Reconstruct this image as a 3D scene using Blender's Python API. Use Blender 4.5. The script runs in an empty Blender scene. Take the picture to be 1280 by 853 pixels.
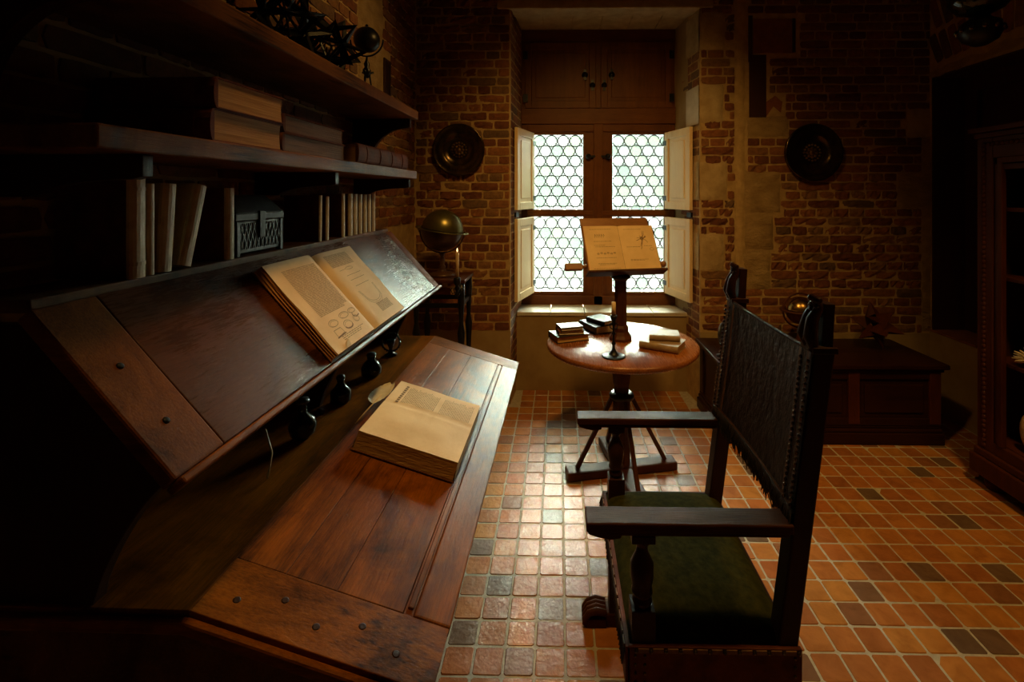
import bpy, math, random
from mathutils import Vector, Matrix, noise
random.seed(7)
PI = math.pi
sc = bpy.context.scene
COL = sc.collection

# ------------------------------------------------------------------ camera
FPX, CX, CY, YAW = 600.0, 686.5, 242.0, math.radians(1.1)
cam = bpy.data.cameras.new('camera'); cam_o = bpy.data.objects.new('camera', cam); COL.objects.link(cam_o)
cam.sensor_fit = 'HORIZONTAL'; cam.sensor_width = 36; cam.lens = FPX / 1280 * 36
cam.shift_x = -(CX - 640) / 1280; cam.shift_y = (CY - 426.5) / 1280
cam.clip_start = 0.02
cam_o.location = (0, 0, 1.6); cam_o.rotation_euler = (PI / 2, 0, YAW)
sc.camera = cam_o
# ------------------------------------------------------------------ world and lights
w = bpy.data.worlds.new('sky'); sc.world = w; w.use_nodes = True
bg = w.node_tree.nodes['Background']
bg.inputs[0].default_value = (1.0, 0.985, 0.93, 1); bg.inputs[1].default_value = 3.7


def area(name, loc, target, size, power, color, size_y=None, portal=False, spread=180):
    l = bpy.data.lights.new(name, 'AREA'); l.energy = power; l.color = color; l.size = size
    if size_y: l.shape = 'RECTANGLE'; l.size_y = size_y
    l.spread = math.radians(spread)
    if portal: l.cycles.is_portal = True
    o = bpy.data.objects.new(name, l); COL.objects.link(o); o.location = loc
    d = Vector(target) - Vector(loc); o.rotation_euler = d.to_track_quat('-Z', 'Y').to_euler()
    return o


area('window_portal', (0.34, 4.34, 1.45), (0.34, 0, 1.45), 1.3, 1, (1, 1, 1), 1.5, portal=True)
# bright overcast sky coming down steeply through the window
sun = bpy.data.lights.new('overcast_sun', 'SUN'); sun.energy = 210.0; sun.angle = math.radians(50); sun.color = (1.0, 0.88, 0.76)
sun_o = bpy.data.objects.new('overcast_sun', sun); COL.objects.link(sun_o)
sun_o.rotation_euler = Vector((-0.18, -1.0, -0.55)).to_track_quat('-Z', 'Y').to_euler()


def spot(name, loc, target, power, color, angle, blend=1.0, radius=0.12):
    l = bpy.data.lights.new(name, 'SPOT'); l.energy = power; l.color = color
    l.spot_size = math.radians(angle); l.spot_blend = blend; l.shadow_soft_size = radius
    o = bpy.data.objects.new(name, l); COL.objects.link(o); o.location = loc
    o.rotation_euler = (Vector(target) - Vector(loc)).to_track_quat('-Z', 'Y').to_euler()
    return o


WARM = (1.0, 0.56, 0.14)
spot('ceiling_spot_floor', (1.75, 1.2, 3.3), (1.55, 1.75, 0), 145, WARM, 82)
spot('ceiling_spot_desk', (-0.42, 1.25, 3.3), (-0.36, 1.45, 0.8), 100, WARM, 50)
spot('ceiling_spot_wall', (0.2, 1.6, 3.3), (0.45, 3.7, 0.85), 180, WARM, 84)
spot('fill_spot_shelves', (1.2, 2.1, 3.2), (-1.1, 2.35, 2.15), 55, WARM, 50)  # added fill lamp, brightens the left wall and the books on the shelves
sc.view_settings.view_transform = 'Standard'; sc.view_settings.look = 'None'
sc.view_settings.exposure = 0.0; sc.view_settings.gamma = 1.0; sc.view_settings.use_curve_mapping = False
sc.cycles.max_bounces = 8; sc.cycles.transparent_max_bounces = 16
sc.cycles.sample_clamp_indirect = 4; sc.cycles.caustics_reflective = False; sc.cycles.caustics_refractive = False

# ------------------------------------------------------------------ materials
MATS = {}


class NT:
    def __init__(s, name):
        s.m = bpy.data.materials.new(name); s.m.use_nodes = True
        s.t = s.m.node_tree; s.b = s.t.nodes['Principled BSDF']; MATS[name] = s.m

    def n(s, typ, **kw):
        x = s.t.nodes.new(typ)
        for k, v in kw.items(): setattr(x, k, v)
        return x

    def l(s, a, b): s.t.links.new(a, b)

    def ramp(s, fac, stops):
        r = s.n('ShaderNodeValToRGB'); e = r.color_ramp.elements
        while len(e) < len(stops): e.new(0.5)
        for i, (p, c) in enumerate(stops):
            e[i].position = p; e[i].color = (*c, 1) if len(c) == 3 else c
        s.l(fac, r.inputs[0]); return r.outputs[0]

    def coords(s, kind='Object', scale=(1, 1, 1), rot=(0, 0, 0)):
        if kind == 'Position': src = s.n('ShaderNodeNewGeometry').outputs['Position']
        else: src = s.n('ShaderNodeTexCoord').outputs[kind]
        mp = s.n('ShaderNodeMapping'); mp.inputs['Scale'].default_value = scale; mp.inputs['Rotation'].default_value = rot
        s.l(src, mp.inputs[0]); return mp.outputs[0]

    def noise(s, vec, scale, detail=4, rough=0.6, dist=0):
        x = s.n('ShaderNodeTexNoise'); x.inputs['Scale'].default_value = scale
        x.inputs['Detail'].default_value = detail; x.inputs['Roughness'].default_value = rough; x.inputs['Distortion'].default_value = dist
        s.l(vec, x.inputs['Vector']); return x.outputs['Fac']

    def math(s, op, a, b):
        x = s.n('ShaderNodeMath', operation=op)
        for i, v in enumerate((a, b)):
            if isinstance(v, (int, float)): x.inputs[i].default_value = v
            else: s.l(v, x.inputs[i])
        return x.outputs[0]

    def mix(s, fac, a, b, mode='MIX'):
        x = s.n('ShaderNodeMix', data_type='RGBA', blend_type=mode)
        for i, v in ((0, fac), (6, a), (7, b)):
            if isinstance(v, (int, float)): x.inputs[i].default_value = v
            elif isinstance(v, tuple): x.inputs[i].default_value = (*v, 1)
            else: s.l(v, x.inputs[i])
        return x.outputs[2]

    def bump(s, h, strength, dist=0.01):
        x = s.n('ShaderNodeBump'); x.inputs['Strength'].default_value = strength; x.inputs['Distance'].default_value = dist
        s.l(h, x.inputs['Height']); s.l(x.outputs[0], s.b.inputs['Normal'])

    def fin(s, color=None, rough=None, metal=0, spec=None):
        for k, v in (('Base Color', color), ('Roughness', rough), ('Metallic', metal), ('Specular IOR Level', spec)):
            if v is None: continue
            if isinstance(v, tuple): s.b.inputs[k].default_value = (*v, 1)
            elif isinstance(v, (int, float)): s.b.inputs[k].default_value = v
            else: s.l(v, s.b.inputs[k])
        return s.m


def wood(name, dark, light, axis='Y', rough=0.4, bump=0.25, knots=True, grain=1.0, scratch=0.0, spec=0.5):
    t = NT(name)
    st = {'X': (1.2, 14, 14), 'Y': (14, 1.2, 14), 'Z': (14, 14, 1.2)}[axis]
    v = t.coords('Object', tuple(a * grain for a in st))
    big = t.noise(v, 1.0, 6, 0.62, 1.2); fine = t.noise(v, 17.0, 5, 0.72)
    stain = t.noise(t.coords('Object', (2.2, 2.2, 1.0) if axis != 'Z' else (2.2, 2.2, 2.2)), 1.9, 5, 0.65, 0.6)
    patch = t.noise(t.coords('Object', (1, 1, 1)), 3.2, 3, 0.55)
    f = t.math('ADD', t.math('MULTIPLY', big, 0.42), t.math('MULTIPLY', fine, 0.42)); f = t.math('SUBTRACT', f, 0.05)
    f = t.math('ADD', f, t.math('MULTIPLY', patch, 0.45)); f = t.math('SUBTRACT', f, 0.075)
    mid = tuple((a + b) / 2 for a, b in zip(dark, light))
    c = t.ramp(f, [(0.36, dark), (0.52, mid), (0.68, light)])
    if knots:
        ks = {'X': (2.2, 5, 5), 'Y': (5, 2.2, 5), 'Z': (5, 5, 2.2)}[axis]
        ks = tuple(a if i != 2 or axis == 'Z' else 0.6 for i, a in enumerate(ks))
        kv = t.n('ShaderNodeTexVoronoi'); kv.inputs['Scale'].default_value = 1.0
        nv = t.n('ShaderNodeVectorMath', operation='ADD')
        nn = t.n('ShaderNodeTexNoise'); nn.inputs['Scale'].default_value = 9
        t.l(t.coords('Object', ks), nv.inputs[0]); t.l(nn.outputs['Color'], nv.inputs[1]); t.l(nv.outputs[0], kv.inputs['Vector'])
        k = t.ramp(kv.outputs['Distance'], [(0.06, (0.08,) * 3), (0.16, (0.6,) * 3), (0.27, (1,) * 3)])
        c = t.mix(0.85, c, k, 'MULTIPLY')
    if knots: c = t.mix(0.8, c, t.ramp(stain, [(0.33, (0.14, 0.11, 0.10)), (0.42, (0.62, 0.56, 0.5)), (0.50, (1, 1, 1))]), 'MULTIPLY')
    if scratch:
        sv = t.noise(t.coords('Object', (60, 5, 60) if axis == 'Y' else (5, 60, 60), (0.1, 0.05, 0.3)), 1.5, 3, 0.7)
        h = t.math('ADD', t.math('MULTIPLY', sv, scratch), fine)
    else:
        h = fine
    t.bump(t.math('ADD', h, big), bump, 0.004)
    rg = t.n('ShaderNodeMapRange'); rg.inputs['To Min'].default_value = rough - 0.1; rg.inputs['To Max'].default_value = rough + 0.16
    t.l(t.math('MULTIPLY', t.math('ADD', fine, patch), 0.5), rg.inputs[0])
    return t.fin(c, rg.outputs[0], spec=spec)


def plain(name, c1, c2, scale=12, rough=0.6, bump=0.2, metal=0, stretch=(1, 1, 1), spec=None, bdist=0.004, kind='Object', bscale=None):
    t = NT(name); v = t.coords(kind, stretch)
    f = t.noise(v, scale, 6, 0.6); c = t.ramp(f, [(0.35, c1), (0.65, c2)])
    t.bump(f if bscale is None else t.noise(v, bscale, 6, 0.7), bump, bdist)
    return t.fin(c, rough, metal, spec)


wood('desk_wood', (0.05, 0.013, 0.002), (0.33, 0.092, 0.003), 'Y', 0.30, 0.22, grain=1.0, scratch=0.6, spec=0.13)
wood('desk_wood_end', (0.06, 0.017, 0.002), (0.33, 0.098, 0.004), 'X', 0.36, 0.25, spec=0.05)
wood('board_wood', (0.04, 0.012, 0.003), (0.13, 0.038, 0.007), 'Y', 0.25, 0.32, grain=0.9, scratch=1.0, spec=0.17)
wood('board_wood_end', (0.065, 0.018, 0.003), (0.26, 0.078, 0.009), 'X', 0.5, 0.3, spec=0.05)
wood('shelf_wood', (0.07, 0.026, 0.008), (0.22, 0.085, 0.018), 'Y', 0.5, 0.3, spec=0.12)
wood('dark_wood', (0.012, 0.004, 0.002), (0.045, 0.014, 0.006), 'Z', 0.33, 0.2, knots=False, spec=0.15)
wood('dark_wood_x', (0.022, 0.007, 0.002), (0.085, 0.026, 0.006), 'X', 0.42, 0.3, knots=False, spec=0.05)
wood('chest_wood', (0.014, 0.004, 0.002), (0.036, 0.011, 0.004), 'X', 0.34, 0.2, knots=False, spec=0.15)
wood('cabinet_wood', (0.035, 0.009, 0.004), (0.09, 0.024, 0.008), 'Z', 0.32, 0.2, knots=False, spec=0.15)
wood('table_wood', (0.13, 0.035, 0.009), (0.36, 0.12, 0.03), 'Y', 0.24, 0.12, knots=False, grain=0.7)
wood('table_leg_wood', (0.03, 0.009, 0.003), (0.10, 0.030, 0.008), 'Z', 0.4, 0.2, knots=False, spec=0.15)
wood('window_wood', (0.09, 0.026, 0.005), (0.20, 0.066, 0.012), 'Z', 0.42, 0.12, knots=False, spec=0.2)
wood('window_wood_x', (0.09, 0.026, 0.005), (0.20, 0.066, 0.012), 'X', 0.42, 0.12, knots=False, spec=0.2)
wood('shutter_wood', (0.80, 0.56, 0.27), (0.93, 0.74, 0.43), 'Z', 0.45, 0.1, knots=False)
wood('lectern_wood', (0.16, 0.06, 0.015), (0.34, 0.14, 0.035), 'X', 0.4, 0.2, knots=False)
wood('niche_wood', (0.028, 0.007, 0.003), (0.06, 0.014, 0.005), 'Z', 0.5, 0.2, knots=False)
plain('iron', (0.012, 0.011, 0.010), (0.03, 0.027, 0.024), 30, 0.45, 0.3, 0.7)
plain('brass', (0.30, 0.17, 0.05), (0.42, 0.26, 0.09), 14, 0.26, 0.15, 1.0)
plain('old_brass', (0.16, 0.09, 0.03), (0.28, 0.17, 0.06), 9, 0.34, 0.2, 1.0)
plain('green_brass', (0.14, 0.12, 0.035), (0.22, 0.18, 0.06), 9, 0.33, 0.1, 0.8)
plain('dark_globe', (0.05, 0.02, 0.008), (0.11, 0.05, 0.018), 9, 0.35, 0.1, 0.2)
plain('bronze', (0.05, 0.032, 0.018), (0.13, 0.085, 0.04), 20, 0.22, 0.2, 0.9)
plain('black_metal', (0.006, 0.006, 0.007), (0.016, 0.015, 0.015), 20, 0.35, 0.3, 0.5)
plain('pewter', (0.05, 0.055, 0.06), (0.12, 0.13, 0.135), 40, 0.4, 0.3, 0.8)
plain('leather', (0.010, 0.006, 0.004), (0.034, 0.016, 0.008), 28, 0.38, 1.0, 0, (1, 1, 0.7), spec=0.25, bdist=0.01)
plain('red_leather', (0.07, 0.017, 0.006), (0.14, 0.036, 0.012), 25, 0.6, 0.5, spec=0.1)
plain('brown_leather', (0.06, 0.018, 0.007), (0.12, 0.038, 0.013), 22, 0.7, 0.5, spec=0.06)
plain('dark_edge', (0.07, 0.032, 0.010), (0.16, 0.08, 0.028), 5, 0.8, 0.5, 0, (1, 1, 60))
plain('black_leather', (0.012, 0.010, 0.008), (0.03, 0.025, 0.02), 22, 0.42, 0.5)
plain('parchment', (0.22, 0.14, 0.075), (0.34, 0.23, 0.13), 30, 0.55, 0.4)
plain('vellum', (0.30, 0.20, 0.09), (0.60, 0.46, 0.27), 9, 0.5, 0.4)
plain('white_vellum', (0.50, 0.42, 0.30), (0.70, 0.60, 0.45), 20, 0.55, 0.3)
plain('page_edge', (0.26, 0.12, 0.03), (0.52, 0.29, 0.09), 4, 0.8, 0.6, 0, (1, 1, 90), bdist=0.002)
plain('paper', (0.68, 0.45, 0.22), (0.82, 0.58, 0.31), 5, 0.75, 0.25, bdist=0.006)
plain('rough_edge', (0.28, 0.09, 0.02), (0.55, 0.27, 0.08), 6, 0.8, 0.8, 0, (1, 1, 60), bdist=0.003)
plain('ink', (0.16, 0.085, 0.035), (0.24, 0.135, 0.06), 40, 0.8, 0.0)
plain('pale_ink', (0.36, 0.22, 0.10), (0.43, 0.27, 0.125), 60, 0.8, 0.0)
plain('velvet', (0.018, 0.018, 0.002), (0.036, 0.034, 0.004), 40, 0.9, 0.5, spec=0.04)
plain('trim_tape', (0.10, 0.045, 0.015), (0.2, 0.09, 0.03), 60, 0.7, 0.5)
plain('fringe', (0.012, 0.008, 0.006), (0.035, 0.02, 0.013), 60, 0.7, 0.3)
plain('wax', (0.62, 0.42, 0.2), (0.75, 0.55, 0.3), 10, 0.4, 0.1)
plain('feather', (0.62, 0.56, 0.44), (0.80, 0.75, 0.64), 30, 0.7, 0.1)
plain('shell', (0.45, 0.3, 0.15), (0.7, 0.5, 0.3), 30, 0.5, 0.8)
plain('grout', (0.38, 0.32, 0.24), (0.50, 0.43, 0.33), 40, 0.85, 0.4, kind='Position')
plain('mortar', (0.40, 0.25, 0.095), (0.54, 0.36, 0.15), 16, 0.9, 0.8, kind='Position', bdist=0.008, bscale=30)
plain('stone', (0.40, 0.27, 0.12), (0.55, 0.40, 0.21), 10, 0.85, 0.9, kind='Position', bdist=0.014, bscale=22)
plain('smooth_plaster', (0.30, 0.19, 0.075), (0.38, 0.26, 0.115), 5, 0.8, 0.35, kind='Position', bdist=0.01)
plain('rough_plaster', (0.34, 0.21, 0.08), (0.48, 0.32, 0.14), 9, 0.9, 1.0, 0, (1, 1, 1.6), kind='Position', bdist=0.03, bscale=16)
plain('sill_stone', (0.52, 0.45, 0.34), (0.68, 0.61, 0.49), 8, 0.6, 0.3, kind='Position')
plain('old_paint', (0.20, 0.055, 0.018), (0.30, 0.10, 0.03), 14, 0.8, 0.6, kind='Position')
plain('lead', (0.02, 0.022, 0.022), (0.05, 0.052, 0.05), 20, 0.5, 0.1, 0.3)
plain('ceiling_plaster', (0.16, 0.10, 0.05), (0.22, 0.14, 0.07), 6, 0.9, 0.3)

# brick: colour differs from brick to brick
t = NT('brick')
oi = t.n('ShaderNodeObjectInfo').outputs['Random']; gi = t.n('ShaderNodeNewGeometry').outputs['Random Per Island']
rnd = t.math('FRACT', t.math('ADD', oi, gi), 0)
c = t.ramp(rnd, [(0.0, (0.135, 0.040, 0.014)), (0.3, (0.21, 0.068, 0.020)), (0.6, (0.29, 0.105, 0.030)), (0.85, (0.24, 0.12, 0.045)), (1.0, (0.12, 0.065, 0.032))])
pv = t.coords('Position', (1, 1, 1)); nz = t.noise(pv, 28, 6, 0.7)
c = t.mix(0.75, c, t.ramp(nz, [(0.3, (0.42, 0.38, 0.34)), (0.6, (1.1, 1.05, 1.0))]), 'MULTIPLY')
t.bump(t.noise(pv, 45, 8, 0.72), 0.9, 0.008); t.fin(c, 0.85)
# terracotta floor tile
t = NT('terracotta')
oi = t.n('ShaderNodeObjectInfo').outputs['Random']; gi = t.n('ShaderNodeNewGeometry').outputs['Random Per Island']
rnd = t.math('FRACT', t.math('ADD', oi, gi), 0)
c = t.ramp(rnd, [(0.0, (0.15, 0.095, 0.06)), (0.07, (0.18, 0.10, 0.06)), (0.12, (0.33, 0.115, 0.036)), (0.45, (0.43, 0.155, 0.042)), (0.75, (0.49, 0.205, 0.046)), (1.0, (0.42, 0.13, 0.036))])
pv = t.coords('Position', (1, 1, 1))
c = t.mix(0.6, c, t.ramp(t.noise(pv, 11, 4, 0.6, 0.8), [(0.3, (0.62, 0.55, 0.52)), (0.62, (1.1, 1.08, 1.05))]), 'MULTIPLY')
t.bump(t.math('ADD', t.noise(pv, 60, 5, 0.6), t.math('MULTIPLY', t.noise(pv, 14, 2, 0.5), 1.4)), 0.45, 0.005)
t.fin(c, 0.27, spec=0.5)
# crown glass
for nm, stops in (('roundel_glass', [(0.2, (0.125, 0.160, 0.140)), (0.32, (0.152, 0.177, 0.142)), (0.5, (0.158, 0.178, 0.172)), (0.7, (0.182, 0.193, 0.190)), (0.95, (0.26, 0.27, 0.265))]),
                  ('gap_glass', [(0.0, (0.75, 0.85, 0.82)), (1.0, (0.85, 0.92, 0.9))])):
    t = NT(nm)
    oi = t.n('ShaderNodeObjectInfo').outputs['Random']
    pv = t.coords('Position', (1, 1, 1)); n1 = t.noise(pv, 22, 2, 0.5, 0.6)
    f = t.math('ADD', t.math('MULTIPLY', oi, 0.7), t.math('MULTIPLY', n1, 0.3))
    c = t.ramp(f, stops)
    tr = t.n('ShaderNodeBsdfTransparent'); t.l(c, tr.inputs[0])
    gl = t.n('ShaderNodeBsdfGlossy'); gl.inputs['Roughness'].default_value = 0.08
    tl = t.n('ShaderNodeBsdfTranslucent'); t.l(c, tl.inputs[0])
    m0 = t.n('ShaderNodeMixShader'); m0.inputs[0].default_value = 0.15 if nm == 'roundel_glass' else 0.0
    t.l(tr.outputs[0], m0.inputs[1]); t.l(tl.outputs[0], m0.inputs[2])
    mx = t.n('ShaderNodeMixShader'); mx.inputs[0].default_value = 0.03
    t.l(m0.outputs[0], mx.inputs[1]); t.l(gl.outputs[0], mx.inputs[2])
    out = [x for x in t.t.nodes if x.type == 'OUTPUT_MATERIAL'][0]; t.l(mx.outputs[0], out.inputs[0])
t = NT('green_glass'); t.fin((0.004, 0.009, 0.007), 0.1); t.b.inputs['IOR'].default_value = 1.5
t = NT('flame'); t.fin((1, 0.6, 0.2), 0.5); t.b.inputs['Emission Color'].default_value = (1, 0.62, 0.25, 1); t.b.inputs['Emission Strength'].default_value = 3.0

# ------------------------------------------------------------------ mesh helpers
ROOTM = {}


def props(o, label=None, cat=None, group=None, kind=None):
    if label: o['label'] = label
    if cat: o['category'] = cat
    if group: o['group'] = group
    if kind: o['kind'] = kind
    return o


def thing(name, label, cat, loc=(0, 0, 0), mat=None, group=None):
    o = bpy.data.objects.new(name, None); COL.objects.link(o); o.empty_display_size = 0.05
    M = Matrix.Translation(Vector(loc)) @ (mat.to_4x4() if mat else Matrix.Identity(4))
    o.matrix_world = M; ROOTM[o.name] = M.copy()
    return props(o, label, cat, group)


def root_matrix(p):
    while p is not None:
        if p.name in ROOTM: return ROOTM[p.name]
        p = p.parent
    return Matrix.Identity(4)


class MB:
    def __init__(s): s.v = []; s.f = []; s.sm = []

    def add(s, vs, fs, smooth=False, M=None):
        k = len(s.v)
        s.v += [tuple(M @ Vector(p)) if M else tuple(p) for p in vs]
        s.f += [tuple(i + k for i in f) for f in fs]; s.sm += [smooth] * len(fs); return s

    def box(s, x0, x1, y0, y1, z0, z1, M=None):
        vs = [(x0, y0, z0), (x1, y0, z0), (x1, y1, z0), (x0, y1, z0), (x0, y0, z1), (x1, y0, z1), (x1, y1, z1), (x0, y1, z1)]
        return s.add(vs, [(0, 3, 2, 1), (4, 5, 6, 7), (0, 1, 5, 4), (1, 2, 6, 5), (2, 3, 7, 6), (3, 0, 4, 7)], False, M)

    def lathe(s, prof, c=(0, 0, 0), seg=24, M=None, smooth=True):
        vs = []; fs = []; n = len(prof)
        for i in range(seg):
            a = 2 * PI * i / seg
            for r, z in prof: vs.append((c[0] + r * math.cos(a), c[1] + r * math.sin(a), c[2] + z))
        for i in range(seg):
            j = (i + 1) % seg
            for k in range(n - 1): fs.append((i * n + k, j * n + k, j * n + k + 1, i * n + k + 1))
        s.add(vs, fs, smooth, M)
        for k in (0, n - 1):
            if prof[k][0] > 1e-4:
                f = [i * n + k for i in range(seg)]
                if k == 0: f.reverse()
                s.f.append(tuple(x + len(s.v) - len(vs) for x in f)); s.sm.append(False)
        return s

    def tube(s, pts, r, seg=8, M=None, cap=True, smooth=True):
        pts = [Vector(p) for p in pts]; n = len(pts); rr = r if isinstance(r, (list, tuple)) else [r] * n
        vs = []; fs = []; up = None
        for i, p in enumerate(pts):
            d = (pts[min(i + 1, n - 1)] - pts[max(i - 1, 0)]).normalized()
            if up is None: up = Vector((0, 0, 1)) if abs(d.z) < 0.9 else Vector((1, 0, 0))
            a = d.cross(up).normalized(); b = a.cross(d).normalized(); up = b
            for k in range(seg):
                t_ = 2 * PI * k / seg; vs.append(tuple(p + (a * math.cos(t_) + b * math.sin(t_)) * rr[i]))
        for i in range(n - 1):
            for k in range(seg):
                j = (k + 1) % seg; fs.append((i * seg + k, i * seg + j, (i + 1) * seg + j, (i + 1) * seg + k))
        if cap: fs.append(tuple(range(seg))[::-1]); fs.append(tuple((n - 1) * seg + k for k in range(seg)))
        return s.add(vs, fs, smooth, M)

    def prism(s, poly, a0, a1, axis='Y', M=None, smooth=False):
        def P(u, v, a): return {'Y': (u, a, v), 'X': (a, u, v), 'Z': (u, v, a)}[axis]
        n = len(poly); vs = [P(u, v, a0) for u, v in poly] + [P(u, v, a1) for u, v in poly]
        fs = [(i, (i + 1) % n, n + (i + 1) % n, n + i) for i in range(n)] + [tuple(range(n))[::-1], tuple(range(n, 2 * n))]
        return s.add(vs, fs, smooth, M)

    def beam(s, a, b, wx, wy, up=(0, 0, 1), M=None):
        a = Vector(a); b = Vector(b); d = (b - a).normalized(); u = Vector(up)
        x = d.cross(u).normalized(); y = x.cross(d).normalized(); x *= wx / 2; y *= wy / 2
        vs = [a - x - y, a + x - y, a + x + y, a - x + y, b - x - y, b + x - y, b + x + y, b - x + y]
        return s.add(vs, [(0, 1, 2, 3), (7, 6, 5, 4), (0, 4, 5, 1), (1, 5, 6, 2), (2, 6, 7, 3), (3, 7, 4, 0)], False, M)

    def sphere(s, c, r, seg=20, rings=12, sc_=(1, 1, 1), a0=0.0, a1=PI, M=None):
        prof = [(max(r * math.sin(a0 + (a1 - a0) * k / rings), 1e-5), -r * math.cos(a0 + (a1 - a0) * k / rings)) for k in range(rings + 1)]
        k0 = len(s.v); s.lathe(prof, (0, 0, 0), seg)
        for i in range(k0, len(s.v)):
            x, y, z = s.v[i]; p = Vector((c[0] + x * sc_[0], c[1] + y * sc_[1], c[2] + z * sc_[2])); s.v[i] = tuple(M @ p if M else p)
        return s

    def grid(s, fn, nu, nv, smooth=True, M=None):
        vs = [fn(i / nu, j / nv) for j in range(nv + 1) for i in range(nu + 1)]
        fs = [(j * (nu + 1) + i, j * (nu + 1) + i + 1, (j + 1) * (nu + 1) + i + 1, (j + 1) * (nu + 1) + i) for j in range(nv) for i in range(nu)]
        return s.add(vs, fs, smooth, M)

    def build(s, name, mat, parent=None, local=False, bevel=0, label=None, kind=None, cat=None, group=None, recalc=True):
        me = bpy.data.meshes.new(name)
        vs = s.v
        if parent is not None and not local:
            inv = root_matrix(parent).inverted(); vs = [tuple(inv @ Vector(p)) for p in vs]
        me.from_pydata(vs, [], s.f); me.polygons.foreach_set('use_smooth', s.sm)
        if recalc:
            import bmesh
            b = bmesh.new(); b.from_mesh(me); bmesh.ops.recalc_face_normals(b, faces=b.faces); b.to_mesh(me); b.free()
        me.materials.append(MATS[mat]); me.update()
        o = bpy.data.objects.new(name, me); COL.objects.link(o)
        if parent is not None: o.parent = parent
        if bevel:
            m = o.modifiers.new('bevel', 'BEVEL'); m.width = bevel; m.segments = 2; m.limit_method = 'ANGLE'; m.angle_limit = math.radians(40)
        return props(o, label, cat, group, kind)


def bx(name, mat, parent, x0, x1, y0, y1, z0, z1, bevel=0.0, **kw):
    return MB().box(x0, x1, y0, y1, z0, z1).build(name, mat, parent, bevel=bevel, **kw)


def axes(x, y, z):
    return Matrix((x, y, z)).transposed()


def copy_tree(o, parent=None):
    c = o.copy(); COL.objects.link(c); c.parent = parent
    for ch in list(o.children): copy_tree(ch, c)
    return c


# ------------------------------------------------------------------ the setting
XL, XR, YB, ZC = -1.11, 2.78, 3.645, 3.42
YF = -1.6
TP = 0.1055
# ---- floor of square terracotta tiles
floor = MB().box(XL - 0.3, XR + 0.4, YF - 0.2, 4.3, -0.12, -0.0018).build('floor', 'grout', kind='structure')


def tile_mesh(seed):
    r = random.Random(seed); h = TP / 2 - 0.0034; cr = 0.006; bv = 0.0022
    def ring(hh, z, c_):
        out = []
        for sx, sy in ((1, 1), (-1, 1), (-1, -1), (1, -1)):
            a = (sx * hh, sy * (hh - c_)); b = (sx * (hh - c_), sy * hh)
            out += [a, b] if sx * sy > 0 else [b, a]
        return [(x, y, z) for x, y in out]
    j = [(r.uniform(-.0012, .0012), r.uniform(-.0012, .0012)) for _ in range(8)]
    lo = [(x + j[i][0], y + j[i][1], -0.014) for i, (x, y, z) in enumerate(ring(h, 0, cr))]
    mi = [(x + j[i][0], y + j[i][1], -0.0028) for i, (x, y, z) in enumerate(ring(h, 0, cr))]
    tx, ty = r.uniform(-.012, .012), r.uniform(-.012, .012)
    up = [(x, y, x * tx + y * ty) for x, y, z in ring(h - bv, 0, cr)]
    vs = lo + mi + up
    fs = [(i, (i + 1) % 8, 8 + (i + 1) % 8, 8 + i) for i in range(8)] + [(8 + i, 8 + (i + 1) % 8, 16 + (i + 1) % 8, 16 + i) for i in range(8)] + [tuple(range(16, 24))]
    return vs, fs


tvar = [tile_mesh(k) for k in range(8)]
tmesh = []
for vs, fs in tvar:
    m = bpy.data.meshes.new('floor_tile'); m.from_pydata(vs, [], fs); m.materials.append(MATS['terracotta']); tmesh.append(m)
cells = []
for i in range(-11, 27):
    for j in range(-32, 21):
        x = 0.024 + (i + 0.5) * TP; y = 1.797 + (j + 0.5) * TP
        if x < XL + 0.03 or x > XR - 0.03 or y < YF + 0.04: continue
        if y > YB - 0.03 and not (-0.33 < x < 1.02): continue
        dep = -x * math.sin(YAW) + y * math.cos(YAW)
        vis = False
        if dep > 0.3:
            px = CX + FPX * (x * math.cos(YAW) + y * math.sin(YAW)) / dep; py = CY + FPX * 1.6 / dep
            vis = 0 < px < 1280 and py < 870
            if px < 698 - 0.222 * (py - 242): vis = False            # under the desk
            if 745 < px < 1000 and py > 640 + (px < 800) * 60: vis = False   # behind the chair
        cells.append((not vis, -(1 / dep if dep > 0 else 0), x, y))
cells.sort()
rest = MB()
for n, (nv, d, x, y) in enumerate(cells):
    k = random.randrange(8); rz = random.randrange(4) * PI / 2
    if n < 300:
        o = bpy.data.objects.new('floor_tile', tmesh[k]); COL.objects.link(o); o.parent = floor
        o.location = (x, y, random.uniform(-.0012, .0012)); o.rotation_euler = (0, 0, rz)
    else:
        rest.add(tvar[k][0], tvar[k][1], False, Matrix.Translation((x, y, random.uniform(-.0012, .0012))) @ Matrix.Rotation(rz, 4, 'Z'))
rest.build('floor_tiles', 'terracotta', floor, kind='stuff', recalc=False)

# ---- bricks


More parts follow.
